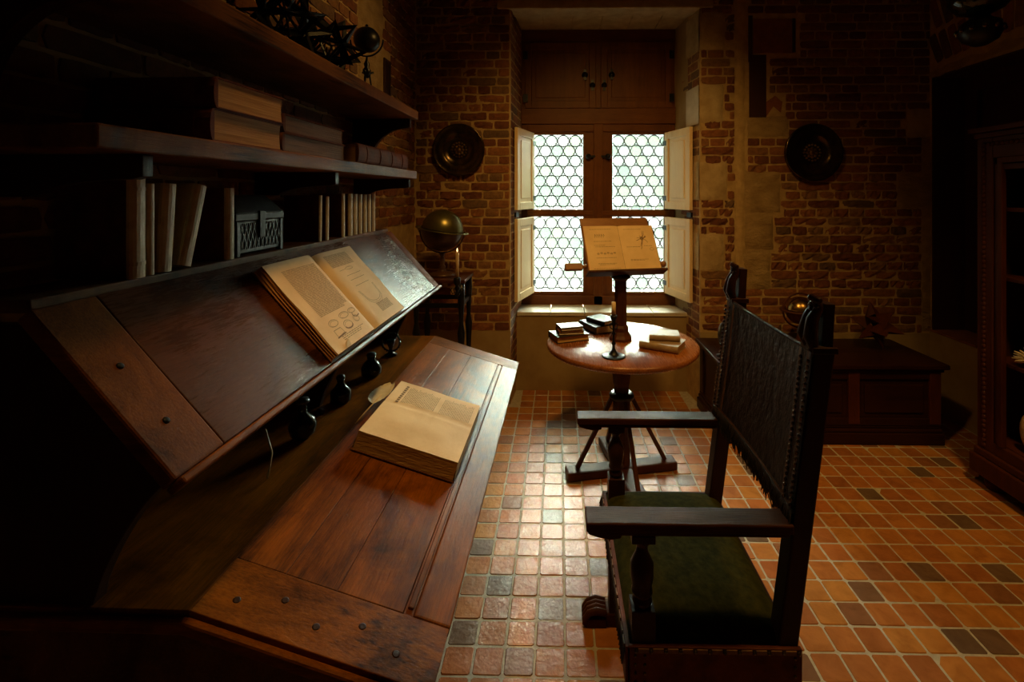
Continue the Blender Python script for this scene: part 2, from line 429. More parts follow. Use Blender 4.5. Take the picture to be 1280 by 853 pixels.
def brick_geo(seed, rough):
    """unit brick: x -.5...5, z -.5...5, front at y=-.5 (proud), back y=.5"""
    r = random.Random(seed); nx, nz = 5, 2; vs = []; fs = []
    for j in range(nz + 1):
        for i in range(nx + 1):
            x = i / nx - 0.5; z = j / nz - 0.5
            edge = i in (0, nx) or j in (0, nz)
            cor = i in (0, nx) and j in (0, nz)
            y = -0.5 + (0.09 if edge else 0) + r.uniform(-.5, .5) * rough * 0.32
            k = 1.0 - (0.05 if cor else 0)
            vs.append((x * k + r.uniform(-.012, .012), y, z * (k - 0.03 * cor) + r.uniform(-.05, .05) * (0.5 + rough)))
    W = nx + 1
    for j in range(nz):
        for i in range(nx): fs.append((j * W + i, j * W + i + 1, (j + 1) * W + i + 1, (j + 1) * W + i))
    per = [i for i in range(W)] + [j * W + nx for j in range(1, nz + 1)] + [nz * W + i for i in range(nx - 1, -1, -1)] + [j * W for j in range(nz - 1, 0, -1)]
    b = len(vs); vs += [(vs[p][0], 0.5, vs[p][2]) for p in per]; n = len(per)
    fs += [(per[k], b + k, b + (k + 1) % n, per[(k + 1) % n]) for k in range(n)]
    return vs, fs


BV = [brick_geo(k, 0.15) for k in range(6)] + [brick_geo(20 + k, 1.0) for k in range(6)]
BM = []
for vs, fs in BV:
    m = bpy.data.meshes.new('brick'); m.from_pydata(vs, [], fs); m.materials.append(MATS['brick']); BM.append(m)


def lay_bricks(parent, specs, limit=300):
    """specs: (priority, matrix(4x4) , rough flag); biggest first become objects, the rest one joined part"""
    specs = sorted(specs, key=lambda s: -s[0]); extra = MB(); n = 0
    for pr, M, rg in specs:
        k = random.randrange(6) + (6 if rg else 0)
        if n < limit:
            o = bpy.data.objects.new('brick', BM[k]); COL.objects.link(o); o.parent = parent; o.matrix_local = M; n += 1
        else:
            extra.add(BV[k][0], BV[k][1], False, M)
    if extra.v: extra.build('bricks', 'brick', parent, kind='stuff', recalc=False)


def english(u0, u1, v0, v1, course, L, seed, irregular=0.0):
    r = random.Random(seed); out = []; nrow = int(round((v1 - v0) / course))
    for k in range(nrow):
        v = v0 + (k + 0.5) * course
        head = k % 2
        u = u0 - r.uniform(0, 0.5) * L * (0.3 + irregular)
        if head: u -= L * 0.25
        while u < u1:
            ln = (L / 2 if head else L)
            if irregular and r.random() < irregular: ln = r.choice((L / 2, L, L * 0.8))
            ln *= r.uniform(0.94, 1.06)
            a, b = max(u, u0), min(u + ln, u1)
            if b - a > 0.035: out.append((a + 0.005, b - 0.005, v - course / 2 + 0.0058 + r.uniform(-.002, .002), v + course / 2 - 0.0058 + r.uniform(-.002, .002)))
            u += ln
    return out


def Mback(a, b, v0, v1, y=YB, proud=0.012, dep=0.04):
    return Matrix.Translation(((a + b) / 2, y - proud + dep / 2, (v0 + v1) / 2)) @ Matrix.Diagonal((b - a, dep, v1 - v0, 1))


COURSE = 0.0666
ZB0 = 0.555
JLX0, JLX1, JRX0, JRX1 = -0.365, -0.322, 1.068, 1.008   # splayed jambs: x at wall face and at window plane
YW, YA, ZS, ZT = 4.16, 3.90, 0.638, 3.03
# wall_back: mortar body with opening
wb = MB()
T = 0.5
for (x0, x1, z0, z1) in ((XL - 0.3, JLX0, 0, ZC), (JRX0, XR + 0.4, 0, ZC), (JLX0, JRX0, ZT, ZC)):
    wb.box(x0, x1, YB, YB + T + 0.25, z0, z1)
wb.prism([(JLX0, YB), (JLX1, YW), (JLX1, YW + 0.24), (JLX0, YW + 0.24)], 0, ZT, 'Z')
wb.prism([(JRX0, YB), (JRX0, YW + 0.24), (JRX1, YW + 0.24), (JRX1, YW)], 0, ZT, 'Z')
wall_back = wb.build('wall_back', 'mortar', kind='structure')
bx('apron_wall', 'smooth_plaster', wall_back, JLX0 + 0.01, JRX0 - 0.01, YA, YW + 0.25, -0.02, ZS - 0.03)
specs = []


def blocked(a, b, v0, v1, zones):
    return any(a < z[1] and b > z[0] and v0 < z[3] - 0.02 and v1 > z[2] + 0.02 for z in zones)


def clip_spans(a, b, v0, v1, zones):
    spans = [(a, b)]
    for z in zones:
        if v0 < z[3] - 0.02 and v1 > z[2] + 0.02:
            ns = []
            for p, q in spans:
                if q <= z[0] or p >= z[1]: ns.append((p, q)); continue
                if z[0] - p > 0.04: ns.append((p, z[0] - 0.008))
                if q - z[1] > 0.04: ns.append((z[1] + 0.008, q))
            spans = ns
    return spans


def zx(px): return (px - 698) / 600 * 3.62
def zz(py): return 1.6 + (242 - py) / 600 * 3.62


# pale blocks and plaster patches of the right half (x0,x1,z0,z1, material, name, proud)
patches = [
    (JRX0 + 0.0, zx(905), zz(62), zz(14), 'stone', 'stone_block', .012),
    (JRX0 + 0.0, zx(904), zz(154), zz(106), 'stone', 'stone_block', .014),
    (JRX0 + 0.0, zx(908), zz(250), zz(202), 'stone', 'stone_block', .011),
    (JRX0 + 0.0, zx(905), zz(338), zz(292), 'stone', 'stone_block', .010),
    (zx(930), zx(974), zz(266), zz(214), 'rough_plaster', 'plaster_patch', .010),
    (zx(931), zx(966), zz(312), zz(266), 'rough_plaster', 'plaster_patch', .013),
    (zx(928), zx(962), zz(362), zz(312), 'rough_plaster', 'plaster_patch', .009),
    (zx(934), zx(984), zz(171), zz(146), 'rough_plaster', 'plaster_patch', .008),
    (zx(1130), zx(1160), zz(172), zz(136), 'stone', 'stone_block', .008),
    (zx(1119), zx(1160), zz(260), zz(214), 'rough_plaster', 'plaster_patch', .010),
    (zx(1149), zx(1163), zz(412), zz(172), 'rough_plaster', 'plaster_patch', .006),
    (zx(928), zx(1163), ZB0 - .001, ZB0, 'mortar', None, 0),
]
pipezone = [(zx(929), zx(998), zz(74), zz(20)), (zx(929), zx(960), zz(150), zz(70)), (zx(955), zx(980), zz(150), zz(120)),
            (zx(919), zx(933), zz(360), zz(0))]
zones_r = [p[:4] for p in patches if p[5]] + pipezone
for a, b, v0, v1 in english(JRX0 + 0.004, XR, ZB0, ZC - 0.03, COURSE, 0.245, 3, 0.12):
    for p, q in clip_spans(a, b, v0, v1, zones_r):
        py = CY - (0.5 * (v0 + v1) - 1.6) / 3.62 * 600
        rough = 232 < py < 358 or (p < zx(928) and random.random() < 0.6) or random.random() < 0.12
        vis = -1 < py < 420
        specs.append(((q - p) if vis else 0, Mback(p, q, v0, v1, proud=0.007 + random.uniform(-.002, .003)), rough))
for a, b, v0, v1 in english(XL + 0.02, JLX0 - 0.004, ZB0, ZC - 0.03, COURSE, 0.215, 5, 0.45):
    py = CY - (0.5 * (v0 + v1) - 1.6) / 3.62 * 600
    rough = (a + b) / 2 < -0.62 + 0.12 * math.sin(v0 * 9) or random.random() < 0.15
    specs.append(((b - a) if -1 < py < 420 else 0, Mback(a, b, v0, v1, proud=0.007 + random.uniform(-.002, .004)), rough))
for a, b, v0, v1 in english(JLX0 + 0.05, JRX0 - 0.05, ZT + 0.15, ZC - 0.03, COURSE, 0.245, 8, 0.2):
    specs.append((0, Mback(a, b, v0, v1), True))
lay_bricks(wall_back, specs)
# bricks on the two reveals
def jamb_frame(side):
    if side < 0: p0, p1 = Vector((JLX0, YB, 0)), Vector((JLX1, YW, 0))
    else: p0, p1 = Vector((JRX0, YB, 0)), Vector((JRX1, YW, 0))
    return p0, (p1 - p0)
js = []
for side in (-1, 1):
    p0, dv = jamb_frame(side); L = dv.length; d = dv.normalized(); nrm = Vector((d.y, -d.x, 0)) if side < 0 else Vector((-d.y, d.x, 0))
    R = axes(d, -nrm, Vector((0, 0, 1))).to_4x4() if side < 0 else axes(-d, -nrm, Vector((0, 0, 1))).to_4x4()
    for a, b, v0, v1 in english(0.008, L, 0.10 if side < 0 else ZB0 - 0.2, ZT, COURSE, 0.2, 12 + side, 0.3):
        if side > 0:
            if a > 0.22 and v0 > 0.6: continue
            if any(v0 < z[3] and v1 > z[2] for z in [(0, 0, zz(62), zz(14)), (0, 0, zz(154), zz(106)), (0, 0, zz(250), zz(202)), (0, 0, zz(338), zz(292))]) and a < 0.24: continue
        if v0 < ZS and a > 0.22: continue
        c_ = p0 + d * ((a + b) / 2) + nrm * (0.006 - 0.02)
        M = Matrix.Translation((c_.x, c_.y, (v0 + v1) / 2)) @ R @ Matrix.Diagonal((b - a, 0.04, v1 - v0, 1))
        js.append((b - a, M, False))
rv = MB()
for pr, M, rg in js:
    k = random.randrange(6); rv.add(BV[k][0], BV[k][1], False, M)
rv.build('reveal_bricks', 'brick', wall_back, kind='stuff', recalc=False)


def slab(name, mat, parent, x0, x1, z0, z1, y, proud, seed, jag=0.008, rough=0.006):
    """irregular flat stone or plaster patch on the back wall"""
    r = random.Random(seed); nx = max(3, int((x1 - x0) / 0.03)); nz = max(3, int((z1 - z0) / 0.03))
    def fn(u, v):
        e = u in (0, 1) or v in (0, 1)
        return (x0 + (x1 - x0) * u + (r.uniform(-jag, jag) if e else 0), y - (0.0 if e else proud + r.uniform(-rough, rough)), z0 + (z1 - z0) * v + (r.uniform(-jag, jag) if e else 0))
    return MB().grid(fn, nx, nz, True).build(name, mat, parent)


for k, p in enumerate(patches):
    if p[5]: slab(p[5], p[4], wall_back, p[0], p[1], p[2], p[3], YB - 0.002, p[6], k, 0.006, 0.004 if p[4] == 'stone' else 0.007)
# the pale blocks turn the corner into the right reveal
p0, dv = jamb_frame(1); d = dv.normalized()
for k, (ya, yb) in enumerate(((62, 14), (154, 106), (250, 202), (338, 292))):
    def fn(u, v, ya=ya, yb=yb):
        q = p0 + d * (u * 0.25); return (q.x - 0.010, q.y, zz(ya) + (zz(yb) - zz(ya)) * v)
    MB().grid(fn, 2, 3).build('stone_block', 'sill_stone' if k == 1 else 'stone', wall_back)
def fn(u, v):
    q = p0 + d * (0.22 + u * 0.32); return (q.x - 0.004 - 0.003 * math.sin(v * 17), q.y, ZS + (ZT - ZS) * v)
MB().grid(fn, 4, 12).build('plaster_patch', 'smooth_plaster', wall_back, label='plain plaster strip on the right window reveal')
# vertical mortar seam, chased old pipe patch in red paint
slab('plaster_patch', 'mortar', wall_back, zx(920), zx(931), zz(360), ZC - .05, YB - 0.002, 0.006, 51)
bx('old_paint_patch', 'old_paint', wall_back, zx(941), zx(991), YB - 0.005, YB + 0.01, zz(67), zz(24), label='rust red painted rectangle on the brickwork')
bx('old_paint_patch', 'niche_wood', wall_back, zx(936), zx(957), YB - 0.005, YB + 0.01, zz(147), zz(69), label='dark chased slot below the red rectangle')
MB().prism([(zx(957), zz(128)), (zx(968), zz(120)), (zx(977), zz(128)), (zx(975), zz(141)), (zx(966), zz(133)), (zx(957), zz(146))], YB - 0.005, YB + 0.01, 'Y').build('old_paint_patch', 'old_paint', wall_back, label='ragged red paint flake right of the slot')
MB().box(zx(935), zx(940), YB - .007, YB, zz(78), zz(20)).box(zx(989), zx(993), YB - .007, YB, zz(66), zz(24)).build('slot_edge', 'niche_wood', wall_back)
# base render and lintel
bx('base_render', 'smooth_plaster', wall_back, XL, JLX0 + 0.002, YB - 0.008, YB + 0.02, 0, ZB0)
bx('base_render', 'smooth_plaster', wall_back, JRX0 - 0.002, XR, YB - 0.008, YB + 0.02, 0, ZB0)
lt = MB().box(JLX0 - 0.10, JRX0 + 0.10, YB - 0.016, YB + 0.16, ZT - 0.03, ZT + 0.10)
lt.build('lintel', 'stone', wall_back, bevel=0.01)
for k in range(6):
    a = JLX0 + (JRX0 - JLX0) * k / 6
    bx('soffit_stone', 'stone', wall_back, a + 0.004, a + (JRX0 - JLX0) / 6 - 0.004, YB + 0.165, YW + 0.2, ZT - 0.012, ZT + 0.06, bevel=0.003)
# sill
nsl = 5
for k in range(nsl):
    a = JLX0 + 0.025 + (JRX0 - JLX0 - 0.05) * k / nsl
    bx('sill_stone', 'sill_stone', wall_back, a + 0.002, a + (JRX0 - JLX0 - 0.05) / nsl - 0.002, YA - 0.012, YW + 0.02, ZS - 0.032, ZS, bevel=0.005)

# ---- left wall
wall_left = MB().box(XL - 0.3, XL, YF, YB + 0.1, 0, ZC).build('wall_left', 'mortar', kind='structure')
lz = [(2.62, 2.98, 2.06, ZC), (2.98, 3.12, 2.12, 2.48)]
specs = []
for a, b, v0, v1 in english(0.3, YB - 0.01, 1.38, ZC - 0.03, COURSE, 0.245, 31, 0.2):
    for p, q in clip_spans(a, b, v0, v1, lz):
        M = Matrix.Translation((XL + 0.010 - 0.02, (p + q) / 2, (v0 + v1) / 2)) @ Matrix.Rotation(PI / 2, 4, 'Z') @ Matrix.Diagonal((q - p, 0.04, v1 - v0, 1))
        Ym = (p + q) / 2; py = CY - (v0 + COURSE / 2 - 1.6) / Ym * 600; px = 698 - 1.11 * 600 / Ym
        vis = px > -20 and py > -15
        specs.append(((q - p) / Ym ** 1.2 if vis else 0, M, Ym > 3.1 or random.random() < 0.3))
lay_bricks(wall_left, specs)
def fnl(u, v):
    e = u in (0, 1) or v in (0, 1); n_ = noise.noise(Vector((u * 9, v * 9, 3)))
    return (XL + (0 if e else 0.012 + n_ * 0.012), 2.63 + 0.35 * u + (0.02 * n_ if e else 0), 2.06 + 1.3 * v)
MB().grid(fnl, 14, 30).build('plaster_patch', 'rough_plaster', wall_left)
wi = bx('wood_insert', 'niche_wood', wall_left, XL - 0.02, XL + 0.012, 3.0, 3.11, 2.14, 2.46, bevel=0.004, label='dark red board let into the brickwork')
for k in range(4): bx('wood_groove', 'iron', wi, XL + 0.011, XL + 0.014, 3.015 + k * 0.024, 3.021 + k * 0.024, 2.16, 2.44)

# ---- right wall with the deep niche
NZ0, NZ1, NY0, NY1 = 0.575, 2.47, 1.3, YB - 0.012
wr = MB()
wr.box(XR, XR + 0.4, YF, YB + 0.1, 0, NZ0).box(XR, XR + 0.4, YF, YB + 0.1, NZ1, ZC).box(XR, XR + 0.4, YF, NY0, NZ0, NZ1).box(XR, XR + 0.4, NY1, YB + 0.1, NZ0, NZ1)
wall_right = wr.build('wall_right', 'mortar', kind='structure')
bx('base_render', 'smooth_plaster', wall_right, XR - 0.008, XR + 0.02, YF, YB, 0, NZ0 - 0.002)
for k in range(6):
    a = NY1 - 0.4 * k
    bx('sill_stone', 'old_paint', wall_right, XR - 0.012, XR + 0.3, max(NY0, a - 0.395), a, NZ0, NZ0 + 0.012, bevel=0.003)
def fnp(u, v):
    y = NY1 + 0.02 - u * 1.1; n_ = noise.noise(Vector((u * 14, 2, 5)))
    return (XR - 0.010, y, NZ1 - 0.015 + 0.02 * n_ * (1 - v) + v * (0.05 + 0.03 * noise.noise(Vector((u * 8, 1, 2)))) + 0.06 * u)
MB().grid(fnp, 30, 2).build('arch_render', 'rough_plaster', wall_right)
specs = []
for row in range(3):
    y = YB - 0.06
    while y > 1.2:
        f = (YB - y) / 0.9; lean = math.radians(24 - 34 * min(f, 1.6)); zc = 2.665 + row * 0.25 + 0.07 * f * (1 if f < 2 else 0)
        if zc + 0.12 < ZC:
            M = Matrix.Translation((XR - 0.008 + 0.02, y + row * 0.25 * math.tan(lean), zc)) @ Matrix.Rotation(-PI / 2, 4, 'Z') @ Matrix.Rotation(PI / 2 - lean, 4, 'Y') @ Matrix.Diagonal((0.228, 0.04, 0.066, 1))
            if y + row * 0.25 * math.tan(lean) < YB - 0.04: specs.append((3 + y - row * 0.1, M, False))
        y -= 0.081
lay_bricks(wall_right, specs, 120)
bx('niche_lining', 'niche_wood', wall_right, XR + 0.004, XR + 0.28, NY1 - 0.012, NY1 - 0.0005, NZ0 + 0.013, NZ1 - 0.001)
bx('niche_lining', 'niche_wood', wall_right, XR + 0.004, XR + 0.28, NY0, NY1 - 0.013, NZ1 - 0.014, NZ1 - 0.001)
door = thing('door_1', None, None, (XR + 0.3, 2.5, NZ0)); door['kind'] = 'structure'; del_keys = None
bx('door_panel', 'niche_wood', door, XR + 0.28, XR + 0.32, NY0, NY1, NZ0 + 0.014, NZ1)
for z0, z1 in ((NZ0 + 0.014, NZ0 + 0.1), (1.4, 1.5), (NZ1 - 0.12, NZ1 - 0.001)): bx('door_rail', 'niche_wood', door, XR + 0.24, XR + 0.285, NY0, NY1 - 0.002, z0, z1, bevel=0.004)
for y0 in (NY1 - 0.11, NY1 - 0.7, NY1 - 1.3, NY1 - 1.9): bx('door_stile', 'niche_wood', door, XR + 0.235, XR + 0.29, y0, y0 + 0.1, NZ0 + 0.014, NZ1 - 0.001, bevel=0.004)

wall_front = MB().box(XL - 0.3, XR + 0.4, YF - 0.2, YF, 0, ZC).build('wall_front', 'smooth_plaster', kind='structure')
ceil = MB().box(XL - 0.3, XR + 0.4, YF - 0.2, YB + 0.8, ZC, ZC + 0.15).build('ceiling', 'ceiling_plaster', kind='structure')
for k in range(7):
    bx('ceiling_beam', 'dark_wood_x', ceil, XL, XR, YF + 0.3 + k * 0.72, YF + 0.42 + k * 0.72, ZC - 0.1, ZC, bevel=0.006)

# ------------------------------------------------------------------ window
win = thing('window_1', None, None, (0.34, YW, ZS)); win['kind'] = 'structure'
WX0, WX1, WZ0, WZ1 = -0.322, 1.008, ZS + 0.0002, ZT - 0.012
XM = 0.343
y0, y1 = YW, YW + 0.07
fr = MB()
fr.box(WX0, WX0 + 0.055, y0, y1, WZ0, WZ1).box(WX1 - 0.055, WX1, y0, y1, WZ0, WZ1)
fr.box(XM - 0.04, XM + 0.04, y0 - 0.012, y1, WZ0, 2.30)
fr.build('window_frame', 'window_wood', win, bevel=0.005)
fr = MB().box(WX0, WX1, y0 - 0.012, y1, WZ0, WZ0 + 0.08).box(WX0, WX1, y0 - 0.006, y1, WZ1 - 0.14, WZ1).box(WX0, WX1, y0 - 0.02, y1, 2.20, 2.345).box(WX0 + 0.05, WX1 - 0.05, y0 - 0.004, y1, 2.135, 2.201)
fr.build('window_rail', 'window_wood_x', win, bevel=0.006)
PITCH, ROW, RAD = 0.1035, 0.0872, 0.0500


def casement(x0, x1, z0, z1, seed, fl=0.055, fr_=0.055):
    """wood sash with lead and bull's-eye roundels; x0..x1,z0..z1 is the glass opening"""
    fw, yf = 0.048, YW + 0.012
    m = MB().box(x0 - fl, x0, yf, yf + 0.04, z0 - 0.035, z1 + 0.035).box(x1, x1 + fr_, yf, yf + 0.04, z0 - 0.035, z1 + 0.035)
    m.box(x0, x1, yf, yf + 0.04, z0 - 0.035, z0).box(x0, x1, yf, yf + 0.04, z1, z1 + 0.035)
    c_ = m.build('casement', 'window_wood', win, bevel=0.003)
    yg = yf + 0.022
    lead = MB(); cen = []; j = 0; z = z1 - RAD - 0.004
    while z > z0 - RAD * 0.8:
        off = PITCH / 2 + 0.001 if j % 2 == 0 else 0
        x = x0 + off
        while x < x1 + RAD * 0.8:
            cen.append((x, z)); x += PITCH
        z -= ROW; j += 1
    cl = lambda p: (min(max(p[0], x0), x1), min(max(p[1], z0), z1))
    for (cx_, cz_) in cen:
        n = 20; poly = []
        for k in range(n):
            a = 2 * PI * k / n; poly.append(cl((cx_ + (RAD - .002) * math.cos(a), cz_ + (RAD - .002) * math.sin(a))))
        if max(p[0] for p in poly) - min(p[0] for p in poly) < 0.012 or max(p[1] for p in poly) - min(p[1] for p in poly) < 0.012: continue
        q = [p for i, p in enumerate(poly) if (abs(p[0] - poly[i - 1][0]) + abs(p[1] - poly[i - 1][1])) > 1e-5]
        mc = cl((cx_, cz_)); b = MB(); nn = len(q)
        vs = [(p[0], yg, p[1]) for p in q] + [(mc[0] + (p[0] - mc[0]) * 0.4, yg - 0.0035, mc[1] + (p[1] - mc[1]) * 0.4) for p in q] + [(mc[0], yg - 0.002, mc[1])]
        fs = [(i, (i + 1) % nn, nn + (i + 1) % nn, nn + i) for i in range(nn)] + [(nn + i, nn + (i + 1) % nn, 2 * nn) for i in range(nn)]
        b.add(vs, fs, True); b.build('roundel', 'roundel_glass', c_, recalc=False)
        for k in range(n):
            a, a2 = 2 * PI * k / n, 2 * PI * (k + 1) / n; w_ = 0.0036
            P = [(cx_ + r * math.cos(t_), cz_ + r * math.sin(t_)) for t_, r in ((a, RAD - w_), (a2, RAD - w_), (a2, RAD + w_), (a, RAD + w_))]
            if all(x0 < p[0] < x1 and z0 < p[1] < z1 for p in P):
                vs = [(p[0], yg - 0.006, p[1]) for p in P] + [(p[0], yg + 0.004, p[1]) for p in P]
                lead.add(vs, [(0, 1, 2, 3), (0, 4, 5, 1), (2, 6, 7, 3)])
        for up in (1, -1):   # the small gaps are quartered by straight cames
            gx, gz = cx_ + PITCH / 2, cz_ + up * ROW * 0.34
            for a in (PI / 2 * up, PI / 2 * up + 2.094, PI / 2 * up - 2.094):
                ex, ez = gx + 0.022 * math.cos(a), gz - 0.0 + 0.022 * math.sin(a)
                if x0 < min(gx, ex) and max(gx, ex) < x1 and z0 < min(gz, ez) and max(gz, ez) < z1:
                    lead.beam((gx, yg, gz), (ex, yg, ez), 0.0045, 0.006, up=(0, 1, 0))
    lead.build('lead_came', 'lead', c_)
    MB().box(x0, x1, yg + 0.006, yg + 0.008, z0, z1).build('backing_glass', 'gap_glass', c_)
    # two slim saddle bars
    return c_


for i, (x0, x1) in enumerate(((-0.216, 0.216), (0.468, 0.915))):
    for jn, (z0, z1) in enumerate(((1.462, 2.112), (0.748, 1.398))): casement(x0, x1, z0, z1, i * 2 + jn, *((0.055, 0.09) if i == 0 else (0.088, 0.055)))
MB().box(WX0 + 0.05, XM - 0.03, YW + 0.004, YW + 0.05, 1.412, 1.448).box(XM + 0.03, WX1 - 0.05, YW + 0.004, YW + 0.05, 1.412, 1.448).build('window_rail', 'window_wood_x', win, bevel=0.003)
for x in (XM - 0.085, XM + 0.085):
    for z in (1.92, 1.22, ):
        h = MB().lathe([(0.0, -0.02), (0.02, -0.018), (0.024, 0), (0.02, 0.018), (0, 0.02)], M=Matrix.Translation((x, YW - 0.012, z)) @ Matrix.Rotation(PI / 2, 4, 'X'), seg=14)
        h.box(-0.05 if x < XM else 0.0, 0.0 if x < XM else 0.05, -0.012, 0, -0.009, 0.009, M=Matrix.Translation((x + (0.06 if x < XM else -0.06), YW - 0.006, z)))
        h.build('window_latch', 'black_metal', win)


def panel_leaf(name, w_, z0, z1, M, mat, parent, hinges=(), th=0.028):
    """framed raised panel leaf lying in local XZ, local y through"""
    st = 0.055
    m = MB().box(0, st, 0, th, z0, z1, M).box(w_ - st, w_, 0, th, z0, z1, M).box(st, w_ - st, 0, th, z0, z0 + st * 1.1, M).box(st, w_ - st, 0, th, z1 - st * 1.1, z1, M)
    o = m.build(name, mat, parent, bevel=0.003)
    p = MB().box(st, w_ - st, 0.010, th - 0.008, z0 + st, z1 - st, M); g = 0.035
    p.box(st + g, w_ - st - g, 0.004, th - 0.003, z0 + st + g, z1 - st - g, M)
    p.build('raised_panel', mat, o, bevel=0.006)
    return o


# closed solid shutters over the top lights
for x0, x1 in ((WX0 + 0.035, XM - 0.022), (XM + 0.022, WX1 - 0.035)):
    lf = panel_leaf('closed_shutter', x1 - x0, 2.335, 2.90, Matrix.Translation((x0, YW - 0.03, 0)), 'window_wood', win)
    for z in (2.42, 2.79):
        hx = x0 + 0.004 if x0 < 0 else x1 - 0.004
        bx('hinge', 'black_metal', lf, hx - 0.02, hx + 0.02, YW - 0.04, YW - 0.028, z - 0.035, z + 0.035)
for x, z in ((XM - 0.115, 2.62), (XM + 0.115, 2.62), (XM - 0.05, 2.53), (XM + 0.05, 2.53)):
    MB().lathe([(0.0, -0.03), (0.02, -0.026), (0.027, -0.012), (0.014, 0.0), (0.02, 0.012), (0, 0.014)], M=Matrix.Translation((x, YW - 0.04, z)) @ Matrix.Rotation(-PI / 2, 4, 'X') @ Matrix.Scale(-1, 4, (0, 0, 1)), seg=14).box(-0.012, 0.012, -0.01, 0.006, -0.045, 0.045, M=Matrix.Translation((x, YW - 0.03, z))).build('shutter_knob', 'black_metal', win)
bx('window_mullion', 'window_wood', win, XM - 0.022, XM + 0.022, YW - 0.02, YW + 0.05, 2.325, 2.93, bevel=0.004)
# four open shutters folded back into the reveals
for side in (-1, 1):
    h = Vector((-0.232 if side < 0 else 0.930, YW - 0.045, 0)); e = Vector((-0.343 if side < 0 else 1.040, 3.735, 0))
    d = (e - h); wd = d.length; d.normalize()
    nrm = Vector((0, 0, 1)).cross(d) if side < 0 else Vector((0, 0, 1)).cross(d)
    M = Matrix.Translation(h) @ axes(d, nrm, Vector((0, 0, 1))).to_4x4()
    if side > 0: M = M @ Matrix.Translation((0, -0.028, 0))
    if side < 0: M = M @ Matrix.Translation((0, 0, 0))
    for z0, z1 in ((1.470, 2.118), (0.752, 1.400)):
        lf = panel_leaf('open_shutter', wd, z0, z1, M, 'shutter_wood', win)
        for z in (z0 + 0.09, z1 - 0.09): MB().box(-0.03, 0.03, -0.002, 0.03, z - 0.02, z + 0.02, M).build('hinge', 'black_metal', lf)
    MB().box(wd - 0.05, wd + 0.012, 0.004, 0.02, 1.415, 1.452, M).build('shutter_catch', 'black_metal', win)

# ------------------------------------------------------------------ writing desk (lower)
HX, HZ, FX, FZ, DY0, DY1 = -0.668, 0.825, -0.212, 0.684, 0.87, 2.60
sl = Vector((FX - HX, 0, FZ - HZ)); LID = sl.length; su = sl.normalized(); sn = Vector((-su.z, 0, su.x))
if sn.z < 0: sn = -sn
desk = thing('writing_desk', 'broad reddish brown wooden desk with a sloping lid running along the left wall', 'desk', (-0.65, 1.73, 0))
def lidM(o=(HX, 0, HZ)): return Matrix.Translation(Vector(o)) @ axes(su, Vector((0, 1, 0)), -sn if False else sn).to_4x4()
LM = Matrix.Translation((HX, 0, HZ)) @ Matrix((su, Vector((0, 1, 0)), sn)).transposed().to_4x4()
TH = 0.026
def lid_box(name, mat, u0, u1, ya, yb, t0=-TH, t1=0.0, bevel=0.0015, parent=None, **kw):
    return MB().box(u0, u1, ya, yb, t0, t1, LM).build(name, mat, parent or desk, bevel=bevel, **kw)
# lengthwise planks with fine joints
us = [0.0, 0.11, 0.225, LID - 0.105]
for a, b in zip(us[:-1], us[1:]): lid_box('plank', 'desk_wood', a + 0.0003, b - 0.0003, DY0 + 0.135, DY1 - 0.12, t1=random.uniform(-.001, .0005))
lid_box('breadboard_end', 'desk_wood_end', 0.0, LID - 0.002, DY0 + 0.004, DY0 + 0.134)
lid_box('breadboard_end', 'desk_wood_end', 0.0, LID - 0.002, DY1 - 0.119, DY1 - 0.002)
lid_box('pen_groove', 'desk_wood', LID - 0.1045, LID - 0.0825, DY0 + 0.136, DY1 - 0.12, t1=-0.003)
for k in range(1): lid_box('pen_strip', 'desk_wood', LID - 0.0990, LID - 0.0870, DY0 + 0.15, DY1 - 0.13, t1=0.003, bevel=0.002)
lid_box('front_rail', 'desk_wood', LID - 0.082, LID, DY0 + 0.136, DY1 - 0.12, t1=0.0015, bevel=0.004)
# moulded near edge, following flat part then slope
MB().box(0.0, LID + 0.004, DY0 - 0.012, DY0 + 0.003, -0.034, -0.008, LM).build('edge_moulding', 'desk_wood_end', desk, bevel=0.005)
MB().box(-1.10, HX, DY0 - 0.012, DY0 + 0.003, HZ - 0.034, HZ - 0.008).build('edge_moulding', 'desk_wood_end', desk, bevel=0.005)
MB().box(0.0, LID + 0.004, DY1 - 0.001, DY1 + 0.006, -0.03, -0.006, LM).build('edge_moulding', 'desk_wood_end', desk, bevel=0.003)
bx('top_board', 'desk_wood', desk, -1.10, HX - 0.001, DY0 + 0.004, DY1 - 0.002, HZ - TH, HZ - 0.0005, bevel=0.002)
# body below
MB().prism([(-1.08, HZ - TH - 0.004), (HX, HZ - TH - 0.004), (FX - 0.05, FZ - TH - 0.002), (FX - 0.05, 0.56), (-1.08, 0.56)], DY0 + 0.012, DY0 + 0.034, 'Y').build('end_panel', 'shelf_wood', desk, bevel=0.002)
MB().prism([(-1.08, HZ - TH - 0.004), (HX, HZ - TH - 0.004), (FX - 0.05, FZ - TH - 0.002), (FX - 0.05, 0.56), (-1.08, 0.56)], DY1 - 0.05, DY1 - 0.028, 'Y').build('end_panel', 'shelf_wood', desk, bevel=0.002)

